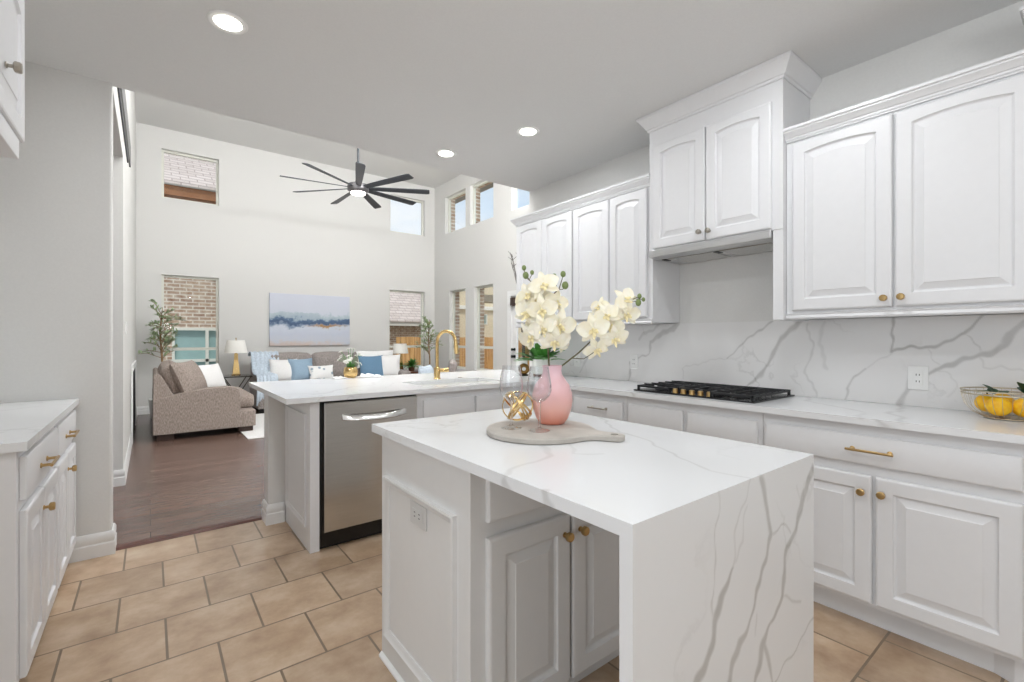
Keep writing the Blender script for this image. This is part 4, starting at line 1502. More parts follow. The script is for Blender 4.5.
# ---------------------------------------------------------------- fruit bowl
bx_, by_ = 2.845, 0.265
fb = thing('wire_bowl', 'round champagne wire bowl holding yellow fruit at the right end of the worktop', 'bowl', (bx_, by_, 0.9145))
rim = [(0.142, 0.118), (0.140, 0.104)]
for r, z in rim:
    MB().tube([(bx_ + r * math.cos(2 * PI * i / 48), by_ + r * math.sin(2 * PI * i / 48), 0.9145 + z) for i in range(48)], 0.0028, 8, closed=True).build('rim', 'wire_silver', fb, smooth=60)
MB().tube([(bx_ + 0.07 * math.cos(2 * PI * i / 32), by_ + 0.07 * math.sin(2 * PI * i / 32), 0.9145 + 0.004) for i in range(32)], 0.003, 8, closed=True).build('foot_ring', 'wire_silver', fb, smooth=60)
mb = MB()
prof = [(0.142, 0.118), (0.139, 0.09), (0.129, 0.055), (0.106, 0.024), (0.07, 0.006)]
for i in range(30):
    a = 2 * PI * i / 30
    mb.tube([(bx_ + r * math.cos(a), by_ + r * math.sin(a), 0.9145 + z) for r, z in prof], 0.0010, 5)
mb.build('wires', 'wire_silver', fb, smooth=60)
MB().lathe([(0.07, 0.004), (0.07, 0.0065), (0.0, 0.0065)], (bx_, by_, 0.9145), n=30).build('base_plate', 'wire_silver', fb)
LEM = [(-0.056, 0.018, 0.050, 'leftmost of the yellow fruit in the wire bowl'), (-0.026, -0.053, 0.050, 'yellow fruit at the front middle of the wire bowl'), (0.054, -0.057, 0.052, 'yellow fruit at the right of the wire bowl, near the picture edge'), (0.022, 0.061, 0.054, 'yellow fruit at the back of the wire bowl'), (0.081, 0.023, 0.056, 'yellow fruit at the back right of the wire bowl')]
for dx, dy, dz, lab in LEM:
    q = Vector((bx_ + dx, by_ + dy, 0.9145 + dz + 0.004))
    t = thing('yellow_fruit', lab, 'fruit', (q.x, q.y, q.z - 0.04), 'yellow fruit in the wire bowl')
    loops = []
    ns = 30
    for i in range(11):
        th = PI * (0.03 + 0.94 * i / 10)
        L = []
        for j in range(ns):
            a = 2 * PI * j / ns
            rr_ = 0.0405 * (1 + 0.035 * abs(math.cos(a * 5)) * math.sin(th))
            L.append((q.x + rr_ * math.sin(th) * math.cos(a), q.y + rr_ * math.sin(th) * math.sin(a), q.z - 0.039 * math.cos(th)))
        loops.append(L)
    MB().loft(loops).build('flesh', 'lemon_skin', t, smooth=180)
    MB().tube([(q.x, q.y, q.z + 0.037), (q.x + 0.003, q.y + 0.002, q.z + 0.045)], 0.003, 6).build('stalk', 'stem_brown', t, smooth=60)


def leaf(mb, p, d, L, Wd, droop=0.2, up=Vector((0, 0, 1)), n=5, m=0):
    p, d = Vector(p), Vector(d).normalized()
    s_ = d.cross(up)
    s_ = s_.normalized() if s_.length > 1e-4 else Vector((1, 0, 0))
    nn = s_.cross(d)
    vsn = []
    for i in range(n + 1):
        t = i / n
        c = p + d * (L * t) - up * (droop * L * t * t)
        w_ = Wd * 0.5 * math.sin(PI * (0.06 + 0.92 * t)) ** 0.8
        vsn += [c - s_ * w_ + nn * w_ * 0.3, c, c + s_ * w_ + nn * w_ * 0.3]
    f = []
    for i in range(n):
        for j in range(2):
            a = i * 3 + j
            f.append((a, a + 1, a + 4, a + 3))
    mb.add(vsn, f, m)


for dx, dy, dz, dr_, L, lab in ((-0.085, 0.029, 0.108, (-0.15, 0.35, 0.5), 0.06, 'dark green leaf standing at the left rim of the wire bowl'), (-0.008, 0.006, 0.104, (-0.2, 0.9, 0.15), 0.085, 'dark green leaf lying behind the middle of the yellow fruit'), (0.021, -0.054, 0.106, (-0.2, 0.25, 0.6), 0.07, 'dark green leaf sticking up at the right of the wire bowl')):
    mb = MB()
    leaf(mb, (bx_ + dx, by_ + dy, 0.9145 + dz), dr_, L, 0.055, 0.15)
    leaf(mb, (bx_ + dx, by_ + dy, 0.9145 + dz), (dr_[1], -dr_[0], 0.25), L * 0.8, 0.034, 0.15)
    tag(mb.build('loose_leaf', 'leaf_dark', origin=(bx_ + dx, by_ + dy, 0.9145 + dz), smooth=180), lab, 'leaf', 'leaves in the wire bowl')

# ---------------------------------------------------------------- things on the worktop corner
px_, py_ = 2.74, 3.10
pp = thing('potted_succulent', 'white pot of spiky green leaves standing on the worktop corner behind the vase', 'plant', (px_, py_, 0.9145))
MB().lathe([(0.055, 0), (0.072, 0.002), (0.072, 0.022), (0.055, 0.024)], (px_, py_, 0.9145), n=24).build('stand', 'table_wood', pp, smooth=35)
MB().lathe([(0.066, 0.024), (0.074, 0.028), (0.085, 0.155), (0.080, 0.155), (0.072, 0.13), (0.0, 0.13)], (px_, py_, 0.9145), n=30).build('pot', 'ceramic_white', pp, smooth=40)
mb = MB()
random.seed(3)
for i in range(30):
    a = random.uniform(0, 2 * PI)
    el = random.uniform(0.25, 1.3)
    leaf(mb, (px_ + 0.03 * math.cos(a), py_ + 0.03 * math.sin(a), 1.045), (math.cos(a) * math.cos(el), math.sin(a) * math.cos(el), math.sin(el)), random.uniform(0.20, 0.29), 0.06, 0.28)
for k in range(9):
    q = -0.5 + k * 0.125
    leaf(mb, (px_ - 0.02, py_, 1.04), (-0.79 + q * 0.5, 0.61 + q * 0.3, 0.35 + 0.16 * k), 0.24, 0.055, 0.25)
mb.build('leaves', 'leaf_green', pp, smooth=180)
cn = thing('canister', 'small white lidded canister behind the bronze ring ornament', 'canister', (2.80, 3.45, 0.9145))
MB().lathe([(0.05, 0), (0.055, 0.003), (0.055, 0.125), (0.05, 0.128)], (2.80, 3.45, 0.9145), n=24).build('body', 'ceramic_white', cn, smooth=35)
MB().lathe([(0.057, 0.128), (0.057, 0.142), (0.012, 0.146), (0.014, 0.16), (0, 0.162)], (2.80, 3.45, 0.9145), n=24).build('lid', 'ceramic_white', cn, smooth=35)
kn = thing('ring_sculpture', 'bronze ring ornament on the worktop left of the white plant pot', 'ornament', (2.68, 3.27, 0.9145))
MB().box(2.645, 2.715, 3.245, 3.295, 0.9145, 0.928).build('plinth', 'dark_bronze', kn, bevel=0.003)
cr = Vector((2.68, 3.27, 0.976))
ca, cb_ = Vector((0.79, -0.61, 0)), Vector((0, 0, 1))
MB().tube([cr + (ca * math.cos(q) + cb_ * math.sin(q)) * 0.034 for q in [2 * PI * i / 28 for i in range(28)]], 0.017, 10, closed=True).build('ring', 'dark_brass', kn, smooth=60)

# gold pot of white flowers near the back edge of the peninsula
gx, gy = 1.355, 4.00
gp = thing('flower_pot', 'small gold pot of white flowers on the far edge of the peninsula', 'flower pot', (gx, gy, 0.9145))
MB().lathe([(0.035, 0), (0.044, 0.003), (0.058, 0.03), (0.060, 0.055), (0.052, 0.088), (0.048, 0.092), (0.044, 0.085), (0, 0.075)], (gx, gy, 0.9145), n=26).build('pot', 'gold', gp, smooth=50)
random.seed(11)
mbs, mbf = MB(), []
for i in range(26):
    a = random.uniform(0, 2 * PI)
    q = random.uniform(0.0, 1.0) ** 0.6
    tip = Vector((gx + 0.105 * q * math.cos(a) - 0.01, gy + 0.105 * q * math.sin(a), 1.02 + random.uniform(0.02, 0.16) * (1.25 - 0.6 * q)))
    mbs.tube([(gx + 0.02 * math.cos(a), gy + 0.02 * math.sin(a), 0.99), (gx * 0.6 + tip.x * 0.4, gy * 0.6 + tip.y * 0.4, 1.02 + 0.4 * (tip.z - 1.02)), tip], 0.0016, 5)
    mbf.append(tip)
for i in range(18):
    a = random.uniform(0, 2 * PI)
    leaf(mbs, (gx, gy, 1.0), (math.cos(a), math.sin(a), random.uniform(0.1, 1.0)), 0.07, 0.02, 0.3)
mbs.build('stems', 'leaf_green', gp, smooth=180)
for tip in mbf:
    mb = MB()
    d = (tip - Vector((gx, gy, 0.98))).normalized()
    M = d.to_track_quat('Z', 'Y').to_matrix()
    for k in range(5):
        petal(mb, tip, M, 2 * PI * k / 5, 0.017, 0.017, 0.4, base=0.001)
    mb.build('blossom', 'petal_white', gp, smooth=180)
# crumpled white cloth beside it
mb = MB()
na, nb = 60, 14
vsn = []
random.seed(5)
for j in range(nb + 1):
    for i in range(na + 1):
        u, v = i / na, j / nb
        x = 1.20 + 0.42 * u
        y = 3.93 + 0.125 * v + 0.012 * math.sin(u * 19)
        if True:
            env = (math.sin(PI * v) ** 0.7) * (0.25 + 0.75 * math.sin(PI * min(max(u, 0.02), 0.98)))
            z = 0.918 + 0.034 * env * (0.55 + 0.45 * math.sin(u * 34 + 3 * math.sin(v * 5)))
            d = math.hypot(x - gx, y - gy)
            if d < 0.085:
                y += 0.0
                z = min(z, 0.917)
        vsn.append((x, y, z))
wv = na + 1
keep = []
for j in range(nb):
    for i in range(na):
        q = (j * wv + i, j * wv + i + 1, (j + 1) * wv + i + 1, (j + 1) * wv + i)
        cx_ = sum(vsn[k][0] for k in q) / 4
        cy_ = sum(vsn[k][1] for k in q) / 4
        if math.hypot(cx_ - gx, cy_ - gy) > 0.062:
            keep.append(q)
mb.add(vsn, keep)
o = mb.build('cloth_runner', 'fabric_white', origin=(1.41, 4.0, 0.9145), smooth=180)
so = o.modifiers.new('thickness', 'SOLIDIFY')
so.thickness, so.offset = 0.002, 1
tag(o, 'crumpled white cloth lying around the gold flower pot', 'cloth')

# ---------------------------------------------------------------- living room furniture
def rbox(x0, x1, y0, y1, z0, z1, r, puff=0.0, n=7):
    """soft box: rounded edges and slightly bulging faces"""
    mb = MB()
    c = Vector(((x0 + x1) / 2, (y0 + y1) / 2, (z0 + z1) / 2))
    h = Vector(((x1 - x0) / 2, (y1 - y0) / 2, (z1 - z0) / 2))
    r = min(r, min(h) * 0.98)
    ts = [-1, -0.93, -0.8, -0.4, 0, 0.4, 0.8, 0.93, 1]
    def put(p):
        q = Vector((p[0] * h.x, p[1] * h.y, p[2] * h.z))
        inner = Vector([max(-(h[k] - r), min(h[k] - r, q[k])) for k in range(3)])
        d = q - inner
        if d.length > 1e-9:
            q = inner + d.normalized() * r
        bul = [(1 - p[(k + 1) % 3] ** 2) * (1 - p[(k + 2) % 3] ** 2) for k in range(3)]
        q += Vector([p[k] * puff * bul[k] for k in range(3)])
        return c + q
    m = len(ts)
    for ax_ in range(3):
        for sgn in (-1, 1):
            vsn = []
            for a in ts:
                for b in ts:
                    p = [0, 0, 0]
                    p[ax_], p[(ax_ + 1) % 3], p[(ax_ + 2) % 3] = sgn, a, b
                    vsn.append(put(p))
            mb.add(vsn, [(i * m + j, i * m + j + 1, (i + 1) * m + j + 1, (i + 1) * m + j) for i in range(m - 1) for j in range(m - 1)])
    return mb


def xform(mb, M, about):
    about = Vector(about)
    mb.v = [tuple(about + M @ (Vector(p) - about)) for p in mb.v]
    return mb


def pillow(c, w, h, t, M, n=12):
    """throw pillow: pinched corners, full middle; local x width, z height, y thickness"""
    mb = MB()
    c = Vector(c)
    for sgn in (-1, 1):
        vsn = []
        for j in range(n + 1):
            for i in range(n + 1):
                u, v = 2 * i / n - 1, 2 * j / n - 1
                k = ((1 - u ** 2) * (1 - v ** 2))
                y = sgn * t / 2 * (max(k, 0) ** 0.42)
                pin = 1 - 0.09 * (1 - u ** 2) * v * v - 0.0
                pin2 = 1 - 0.09 * (1 - v ** 2) * u * u
                vsn.append(c + M @ Vector((u * w / 2 * pin2, y, v * h / 2 * pin)))
        mb.add(vsn, [(j * (n + 1) + i, j * (n + 1) + i + 1, (j + 1) * (n + 1) + i + 1, (j + 1) * (n + 1) + i) for j in range(n) for i in range(n)])
    return mb


def Rz(a):
    return Matrix.Rotation(R(a), 3, 'Z')


def Rx(a):
    return Matrix.Rotation(R(a), 3, 'X')


def Ry(a):
    return Matrix.Rotation(R(a), 3, 'Y')


# taupe loveseat seen from its side
LY0, LY1 = 7.05, 8.75
ls = thing('loveseat', 'taupe tweed loveseat facing right beyond the opening', 'loveseat', (0.55, 7.9, 0))
rbox(0.02, 1.125, LY0, LY1, 0.075, 0.30, 0.025, 0.004).build('base', 'tweed_taupe', ls, smooth=50)


def sofa_arm(y0, y1):
    prof = [(0.02, 0.085), (0.93, 0.085), (0.94, 0.30), (0.94, 0.50), (0.925, 0.58), (0.88, 0.613), (0.78, 0.622), (0.55, 0.615), (0.35, 0.585), (0.18, 0.545), (0.02, 0.515)]
    mb = MB()
    loops = []
    for y, k in ((y0, 0.985), (y0 + 0.02, 1), (y1 - 0.02, 1), (y1, 0.985)):
        loops.append([(0.48 + (x - 0.48) * k, y, 0.35 + (z - 0.35) * k) for x, z in prof])
    mb.loft(loops)
    return mb


sofa_arm(LY0 - 0.005, LY0 + 0.20).build('arm', 'tweed_taupe', ls, smooth=40)
sofa_arm(LY1 - 0.20, LY1 + 0.005).build('arm', 'tweed_taupe', ls, smooth=40)
mb = MB()
mb.loft([[(0.02, y, 0.30), (0.30, y, 0.30), (0.22, y, 0.56), (0.105, y, 0.79), (0.06, y, 0.825), (0.025, y, 0.80)] for y in (LY0 + 0.005, LY1 - 0.005)])
mb.build('back', 'tweed_taupe', ls, smooth=40, bevel=0.01)
ym = (LY0 + LY1) / 2
for a, b in ((LY0 + 0.20, ym - 0.004), (ym + 0.004, LY1 - 0.20)):
    rbox(0.24, 1.135, a, b, 0.30, 0.49, 0.05, 0.012).build('seat_cushion', 'tweed_taupe', ls, smooth=60)
    xform(rbox(0.20, 0.42, a, b, 0.49, 0.93, 0.08, 0.03), Ry(-18), (0.3, a, 0.49)).build('back_cushion', 'tweed_taupe', ls, smooth=60)
for x in (0.06, 0.92):
    for y in (LY0 + 0.03, LY1 - 0.19):
        MB().box(x, x + 0.17, y, y + 0.16, 0.0165 if x > 0.5 else 0, 0.078).build('foot', 'dark_wood', ls, bevel=0.003)
tag(pillow((0.40, 7.36, 0.735), 0.56, 0.50, 0.24, Rz(62) @ Rx(-24), 14).build('throw_pillow', 'tweed_taupe', origin=(0.40, 7.36, 0.50), smooth=180), 'large taupe tweed pillow leaning on the near end of the loveseat', 'pillow', 'throw pillows')
tag(pillow((0.63, 7.85, 0.70), 0.52, 0.42, 0.20, Rz(35) @ Rx(-26), 14).build('throw_pillow', 'fabric_white', origin=(0.63, 7.85, 0.50), smooth=180), 'white throw pillow on the loveseat beside the taupe one', 'pillow', 'throw pillows')

# long grey sofa under the painting
SX0, SX1, SYF, SYB = 1.40, 4.17, 8.62, 9.55
sf = thing('sofa', 'long grey sofa against the far wall under the painting', 'sofa', (2.8, 9.1, 0))
rbox(SX0, SX1, SYF + 0.05, SYB, 0.07, 0.30, 0.025).build('base', 'tweed_grey', sf, smooth=50)
for a, b in ((SX0, SX0 + 0.24), (SX1 - 0.24, SX1)):
    rbox(a, b, SYF + 0.04, SYB - 0.02, 0.08, 0.61, 0.06, 0.005).build('arm', 'tweed_grey', sf, smooth=60)
rbox(SX0 + 0.02, SX1 - 0.02, SYB - 0.22, SYB, 0.25, 0.86, 0.06).build('back', 'tweed_grey', sf, smooth=60)
w3 = (SX1 - SX0 - 0.48) / 3
for k in range(3):
    a = SX0 + 0.24 + w3 * k
    rbox(a + 0.003, a + w3 - 0.003, SYF, SYB - 0.2, 0.30, 0.48, 0.05, 0.01).build('seat_cushion', 'tweed_grey', sf, smooth=60)
    xform(rbox(a + 0.004, a + w3 - 0.004, SYB - 0.42, SYB - 0.18, 0.47, 0.965, 0.08, 0.03), Rx(-8), (a, SYB - 0.2, 0.47)).build('back_cushion', 'tweed_grey', sf, smooth=60)
for x in (SX0 + 0.05, SX1 - 0.13):
    for y in (SYF + 0.07, SYB - 0.12):
        MB().box(x, x + 0.08, y, y + 0.08, 0, 0.072).build('foot', 'black_matte', sf)
P_ = 'throw pillows'
tag(pillow((1.86, 9.00, 0.68), 0.46, 0.44, 0.20, Rz(-10) @ Rx(-18)).build('throw_pillow', 'fabric_white', origin=(1.86, 9.0, 0.48), smooth=180), 'white throw pillow at the left end of the grey sofa', 'pillow', P_)
tag(pillow((2.16, 8.96, 0.68), 0.46, 0.45, 0.20, Rz(14) @ Rx(-18)).build('throw_pillow', 'fabric_blue', origin=(2.16, 8.96, 0.48), smooth=180), 'light blue throw pillow beside the white one at the sofa left end', 'pillow', P_)
tag(pillow((2.47, 8.86, 0.62), 0.46, 0.30, 0.16, Rz(4) @ Rx(-18)).build('throw_pillow', 'fabric_spotted', origin=(2.47, 8.86, 0.48), smooth=180), 'small white lumbar pillow with grey blue marks on the sofa', 'pillow', P_)
tag(pillow((3.45, 8.96, 0.69), 0.50, 0.48, 0.20, Rz(-4) @ Rx(-18)).build('throw_pillow', 'fabric_deep_blue', origin=(3.45, 8.96, 0.48), smooth=180), 'deep blue throw pillow at the right end of the sofa behind the white flowers', 'pillow', P_)
tag(pillow((3.80, 8.93, 0.70), 0.46, 0.48, 0.20, Rz(-20) @ Rx(-16)).build('throw_pillow', 'fabric_white', origin=(3.80, 8.93, 0.48), smooth=180), 'white throw pillow at the right end of the sofa beside the deep blue one', 'pillow', P_)
tag(pillow((3.60, 9.12, 0.84), 0.80, 0.36, 0.16, Rx(-14)).build('throw_pillow', 'fabric_white', origin=(3.60, 9.12, 0.66), smooth=180), 'wide fluffy white pillow lying behind the deep blue pillow on the sofa', 'pillow', P_)
# pale blue throw draped over the left back corner and arm
mb = MB()
pth = [(8.70, 0.12), (8.64, 0.35), (8.64, 0.58), (8.72, 0.63), (8.95, 0.63), (9.12, 0.68), (9.17, 0.84), (9.24, 0.985), (9.34, 1.0), (9.50, 0.975), (9.565, 0.93)]
na = 26
vsn = []
for i, (y, z) in enumerate(pth):
    for j in range(na + 1):
        u = j / na
        x = SX0 - 0.015 + 0.44 * u * (1.0 if i > 4 else 0.72)
        vsn.append((x, y - 0.004 * math.sin(u * 40), z + 0.008 + 0.008 * math.sin(u * 33 + i)))
mb.add(vsn, [(i * (na + 1) + j, i * (na + 1) + j + 1, (i + 1) * (na + 1) + j + 1, (i + 1) * (na + 1) + j) for i in range(len(pth) - 1) for j in range(na)])
o = mb.build('throw_blanket', 'fabric_pale_blue', origin=(1.6, 9.1, 0.5), smooth=180)
so = o.modifiers.new('thickness', 'SOLIDIFY')
so.thickness, so.offset = 0.012, 1
tag(o, 'pale blue throw draped over the left end of the grey sofa', 'blanket')

# armchair with its back to the right, beyond the faucet
def AR(m):
    """turns the armchair so that its back is seen edge-on from the kitchen"""
    m = xform(m, Rz(-29), (3.55, 6.37, 0))
    m.v = [(x + 0.09, y - 0.07, z) for x, y, z in m.v]
    return m


ac = thing('armchair', 'grey upholstered armchair facing left, seen behind the faucet', 'armchair', (3.35, 6.4, 0))
AR(rbox(2.98, 3.62, 6.02, 6.72, 0.16, 0.44, 0.05, 0.01)).build('seat', 'tweed_grey', ac, smooth=60)
AR(xform(rbox(3.50, 3.62, 6.02, 6.72, 0.40, 0.92, 0.05, 0.01), Ry(8), (3.56, 6.4, 0.4))).build('backrest', 'tweed_grey', ac, smooth=60)
for y in (6.02, 6.62):
    AR(rbox(3.02, 3.60, y, y + 0.10, 0.42, 0.60, 0.04)).build('arm', 'tweed_grey', ac, smooth=60)
for x in (3.01, 3.54):
    for y in (6.05, 6.64):
        AR(MB().cyl((x, y, 0), (x, y, 0.17), 0.018, 0.024, 12)).build('leg', 'dark_wood', ac, smooth=40)
tag(AR(pillow((3.24, 6.36, 0.64), 0.46, 0.42, 0.20, Rz(70) @ Rx(-14))).build('throw_pillow', 'fabric_pale_blue', origin=(3.24, 6.36, 0.44), smooth=180), 'pale blue patterned pillow on the armchair behind the faucet', 'pillow', P_)

# rug
tag(rbox(0.95, 4.3, 6.53, 8.60, 0.001, 0.016, 0.006).build('area_rug', 'rug_white', origin=(2.6, 7.6, 0), smooth=40), 'white woven area rug in front of the sofas', 'rug')


def table_lamp(x, y, z, label):
    l = thing('table_lamp', label, 'lamp', (x, y, z), 'table lamps beside the sofa')
    MB().lathe([(0.07, 0), (0.07, 0.012), (0.02, 0.02)], (x, y, z), n=20).build('base', 'gold', l, smooth=35)
    MB().loft([[(x + s_ * q, y + t_ * q, zz) for s_, t_ in ((-1, -1), (1, -1), (1, 1), (-1, 1))] for q, zz in ((0.055, z + 0.02), (0.030, z + 0.25), (0.025, z + 0.37), (0.008, z + 0.38))]).build('column', 'gold', l)
    MB().lathe([(0.175, 0.385), (0.135, 0.60), (0.133, 0.60), (0.173, 0.385)], (x, y, z), n=32, capped=False).build('shade', 'lamp_shade', l, smooth=60)
    MB().lathe([(0.006, 0.37), (0.006, 0.63), (0.012, 0.635), (0, 0.65)], (x, y, z), n=10).build('finial', 'gold', l, smooth=60)
    return l


table_lamp(1.17, 9.30, 0.621, 'gold table lamp with white shade left of the grey sofa')
gt = thing('side_table', 'small glass topped side table with thin dark legs left of the sofa', 'side table', (1.17, 9.30, 0))
MB().box(0.95, 1.385, 9.08, 9.52, 0.61, 0.62).build('top', 'clear_glass', gt)
mb = MB()
mb.tube([(0.95, 9.08, 0.60), (1.385, 9.08, 0.60), (1.385, 9.52, 0.60), (0.95, 9.52, 0.60)], 0.009, 6, closed=True)
mb.build('frame', 'dark_bronze', gt)
for a, b, c2, d2 in ((0.97, 9.10, 1.35, 9.12), (1.37, 9.10, 1.0, 9.12), (0.97, 9.50, 1.35, 9.48), (1.37, 9.50, 1.0, 9.48)):
    MB().tube([(a, b, 0.60), (c2, d2, 0.0)], 0.008, 6).build('leg', 'dark_bronze', gt)

et = thing('end_table', 'brown wooden end table in the far right corner beside the sofa', 'side table', (4.6, 9.48, 0))
MB().box(4.19, 5.0, 9.2, 9.77, 0.50, 0.54).build('top', 'table_wood', et, bevel=0.004)
for x in (4.21, 4.94):
    for y in (9.22, 9.71):
        MB().box(x, x + 0.045, y, y + 0.045, 0, 0.50).build('leg', 'table_wood', et)
table_lamp(4.35, 9.61, 0.541, 'gold table lamp with white shade right of the grey sofa')
fe = thing('potted_fern', 'small green plant in a brown pot on the far end table', 'plant', (4.50, 9.36, 0.541))
MB().lathe([(0.055, 0), (0.06, 0.004), (0.08, 0.11), (0.074, 0.11), (0.0, 0.095)], (4.50, 9.36, 0.541), n=22).build('pot', 'table_wood', fe, smooth=40)
mb = MB()
random.seed(21)
for i in range(70):
    a = random.uniform(0, 2 * PI)
    el = random.uniform(0.3, 1.4)
    leaf(mb, (4.50, 9.36, 0.63), (math.cos(a) * math.cos(el), math.sin(a) * math.cos(el), math.sin(el)), random.uniform(0.20, 0.36), 0.042, 0.40)
mb.build('fronds', 'leaf_green', fe, smooth=180)


def olive_tree(x, y, h, label, seed, n=40):
    random.seed(seed)
    t = thing('olive_tree', label, 'plant', (x, y, 0), 'potted olive trees')
    MB().lathe([(0.12, 0), (0.13, 0.005), (0.16, 0.30), (0.15, 0.30), (0.14, 0.27), (0, 0.26)], (x, y, 0.0005), n=24).build('pot', 'ceramic_white', t, smooth=40)
    tr, fo = MB(), MB()
    tr.tube([(x, y, 0.25), (x + 0.02, y, h * 0.45), (x - 0.01, y + 0.01, h * 0.72), (x + 0.02, y, h * 0.93)], [0.02, 0.016, 0.012, 0.005], 8)
    for i in range(n):
        z0 = h * random.uniform(0.48, 0.90)
        a = random.uniform(0, 2 * PI)
        L = random.uniform(0.2, 0.42) * (1.25 - 0.6 * (z0 / h))
        el = random.uniform(0.1, 1.0)
        p0 = Vector((x, y, z0))
        d = Vector((math.cos(a) * math.cos(el), math.sin(a) * math.cos(el), math.sin(el)))
        p1 = p0 + d * L * 0.55
        p2 = p0 + d * L + Vector((0, 0, -0.06 * L / 0.3))
        tr.tube([p0, p1, p2], [0.005, 0.004, 0.002], 5)
        for k in range(15):
            q = random.uniform(0.2, 1.05)
            c_ = p0.lerp(p1, min(q * 2, 1)) if q < 0.5 else p1.lerp(p2, (q - 0.5) * 2)
            ld_ = Vector((random.uniform(-1, 1), random.uniform(-1, 1), random.uniform(-0.5, 0.9))) + d
            leaf(fo, c_, ld_, random.uniform(0.06, 0.10), 0.024, 0.2, n=3)
    for m_ in (tr, fo):
        m_.v = [(max(px, LW + 0.03), min(py, FY - 0.03), pz) for px, py, pz in m_.v]
    tr.build('trunk', 'bark', t, smooth=60)
    fo.build('foliage', 'leaf_olive', t, smooth=180)
    return t


olive_tree(0.13, 9.25, 1.88, 'slender olive tree in the far left corner behind the loveseat', 31)
olive_tree(4.66, 8.86, 1.78, 'slender olive tree in the far right corner behind the faucet', 47)

# bare twigs in a tall floor vase in the nook
tv = thing('twig_vase', 'bare dark twigs peeking out beside the left end of the upper cabinets', 'plant', (3.52, 4.30, 0))
MB().lathe([(0.10, 0), (0.11, 0.005), (0.14, 0.25), (0.12, 0.55), (0.06, 0.75), (0.07, 0.82), (0.06, 0.82), (0.05, 0.75), (0, 0.7)], (3.52, 4.30, 0.0005), n=24).build('vase', 'ceramic_white', tv, smooth=60)
mb = MB()
random.seed(9)
for i in range(9):
    a = random.uniform(0, 2 * PI)
    top_ = Vector((3.47 + 0.11 * math.cos(a), 4.30 + 0.11 * math.sin(a), random.uniform(2.16, 2.40)))
    mid = Vector((3.515 + 0.03 * math.cos(a), 4.30 + 0.03 * math.sin(a), 1.6))
    mb.tube([(3.52, 4.30, 0.72), mid, mid.lerp(top_, 0.55) + Vector((0.02, 0.01, 0)), top_], [0.006, 0.005, 0.004, 0.002], 5)
    for k in range(3):
        b0 = mid.lerp(top_, random.uniform(0.75, 0.97))
        mb.tube([b0, b0 + Vector((random.uniform(-0.07, 0.05), random.uniform(-0.05, 0.05), random.uniform(0.02, 0.09)))], [0.003, 0.0015], 4)
mb.build('twigs', 'twig_dark', tv, smooth=60)

# painting
pa = thing('wall_painting', 'wide blue grey abstract landscape canvas hung above the sofa', 'painting', (2.532, FY, 1.112))
MB().box(1.776, 3.288, FY - 0.045, FY - 0.002, 1.112, 2.12).build('canvas', 'painting_canvas', pa, bevel=0.004)

# ---------------------------------------------------------------- outdoors
struct(MB().box(-12, 30, FY + 0.16, 40, -1.2, -1.0).box(LX + 0.16, 30, -12, FY + 0.16, -1.2, -1.0).build('ground', 'ground_dry'))
# left neighbour: brick wall, eave and roof, with a curtained window
h1 = thing('neighbor_house', 'brick house with shingled roof filling the left living room windows', 'house', (0.5, 12.3, -1))
HY = 12.3
holed_wall('y', HY, HY + 0.2, -6, 3.2, -1.0, 4.36, [(0.36, 1.75, -0.4, 1.485)]).build('brick_wall', 'house_brick', h1, weld=True)
wf = MB()
for a, b, c_, d in ((0.36, 0.41, -0.4, 1.485), (1.70, 1.75, -0.4, 1.485), (0.41, 1.70, -0.4, -0.34), (0.41, 1.70, 1.43, 1.485), (0.96, 1.02, -0.34, 1.43), (0.41, 1.70, 0.74, 0.80)):
    wf.box(a, b, HY - 0.02, HY + 0.05, c_, d)
wfo = wf.build('window_frame', 'window_frame', h1)
MB().box(0.41, 1.70, HY + 0.055, HY + 0.065, -0.34, 1.43).build('blind', 'shade_teal', wfo)
MB().box(-6, 3.2, HY - 0.42, HY, 4.22, 4.42).build('soffit', 'soffit_brown', h1)
MB().box(-6, 3.2, HY - 0.46, HY - 0.42, 4.42, 4.47).build('gutter', 'gutter', h1)
MB().loft([[(x, HY - 0.48, 4.44), (x, HY - 0.46, 4.50), (x, HY + 4, 7.0), (x, HY + 4, 6.9)] for x in (-6, 3.2)]).build('roof', 'shingle', h1)
lt_ = thing('security_light', 'small white security light on the brick wall outside the left window', 'light', (1.1, HY, 2.75))
MB().lathe([(0.05, 0), (0.05, 0.02), (0.02, 0.03)], (1.1, HY - 0.001, 2.75), (0, -1, 0), 14).build('mount', 'plastic_white', lt_)
MB().sphere((1.1, HY - 0.07, 2.72), 0.055, 12, 8).build('head', 'plastic_white', lt_, smooth=180)
# right neighbour
h2 = thing('neighbor_house', 'low brick house with a broad shingled roof seen through the right far window', 'house', (7.5, 16, -1))
MB().box(5.2, 8.9, 16.4, 16.6, -1.0, 1.80).build('brick_wall', 'house_brick', h2)
MB().box(5.0, 8.95, 15.9, 16.4, 1.72, 1.80).build('soffit', 'soffit_grey', h2)
MB().box(5.0, 8.95, 15.84, 15.9, 1.72, 1.90).build('gutter', 'gutter', h2)
MB().loft([[(x, 15.80, 1.86), (x, 15.82, 1.93), (x, 20, 4.6), (x, 20, 4.5)] for x in (5.0, 8.95)]).build('roof', 'shingle', h2)


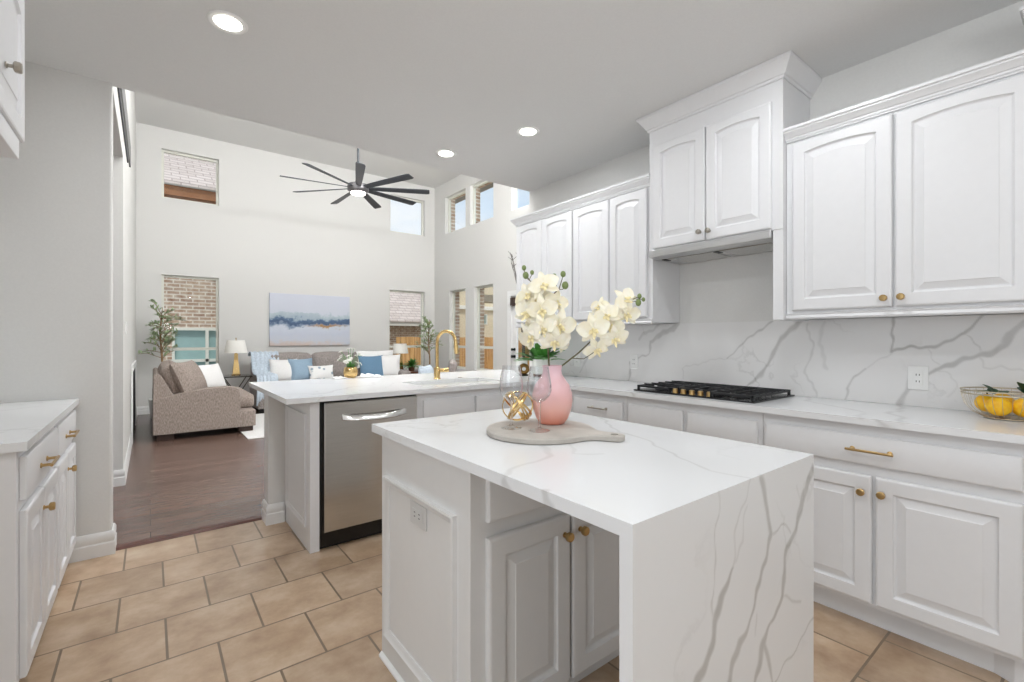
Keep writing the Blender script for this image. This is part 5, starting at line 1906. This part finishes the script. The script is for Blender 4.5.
def fence(label, p0, p1, z0, z1):
    f = thing('wooden_fence', label, 'fence', ((p0[0] + p1[0]) / 2, (p0[1] + p1[1]) / 2, z0), 'wooden garden fences')
    d = Vector(p1) - Vector(p0)
    n_ = int(d.length / 0.15)
    a = math.atan2(d.y, d.x)
    M = Matrix.Rotation(a, 3, 'Z')
    mb = MB()
    for i in range(n_):
        c_ = Vector(p0) + d * ((i + 0.5) / n_)
        mb.obox((c_.x, c_.y, (z0 + z1) / 2 + 0.01 * math.sin(i * 7)), (0.142, 0.02, z1 - z0), M)
    mb.build('boards', 'fence_wood', f)
    mb = MB()
    nrm = Vector((-math.sin(a), math.cos(a)))
    c_ = (Vector(p0) + Vector(p1)) / 2 + nrm * 0.04
    mb.obox((c_.x, c_.y, z1 - 0.3), (d.length, 0.04, 0.09), M)
    mb.build('rail', 'fence_wood', f)


fence('wooden board fence outside the right far window', (5.93, 13.4), (12, 13.4), -1.0, 1.30)
fence('wooden board fence beyond the patio outside the right living room windows', (9.6, 4), (9.6, 13.3), -1.0, 1.26)
# patio outside the right windows
pt_ = thing('patio_cover', 'covered patio with a cream beam outside the right windows', 'patio cover', (7.3, 9.5, -1))
MB().box(6.2, 9.2, 9.3, 9.7, 2.15, 2.32).build('beam', 'fence_beam', pt_)
MB().box(5.58, 9.2, 6.4, 9.7, 2.62, 2.72).build('roof', 'stucco', pt_)
h3 = thing('neighbor_house', 'cream house wall with a small window beyond the wooden fence', 'house', (12, 15, -1))
holed_wall('y', 15.0, 15.2, 9.0, 17.0, -1.0, 4.2, [(10.12, 10.42, 1.80, 2.2)]).build('stucco_wall', 'stucco', h3, weld=True)
MB().box(9.0, 17.0, 14.9, 15.0, 2.36, 2.5).build('beam', 'fence_beam', h3)
wf = MB()
for a, b, c_, d in ((10.12, 10.16, 1.80, 2.2), (10.38, 10.42, 1.80, 2.2), (10.16, 10.38, 1.80, 1.84), (10.16, 10.38, 2.16, 2.2)):
    wf.box(a, b, 14.97, 15.05, c_, d)
wfo = wf.build('window_frame', 'window_frame', h3)
MB().box(10.16, 10.38, 15.06, 15.07, 1.84, 2.16).build('pane', 'shade_teal', wfo)
struct(holed_wall('x', LX + 0.151, LX + 0.26, 7.0, FY + 0.26, -1.0, 4.6, RGT[:2] + RGT[3:]).build('wall_brick', 'house_brick_side', weld=True))
# own eave over the upper right windows
struct(MB().box(LX + 0.27, LX + 0.72, 5.5, FY + 0.5, 4.62, 4.70).build('trim_2', 'soffit_grey'))
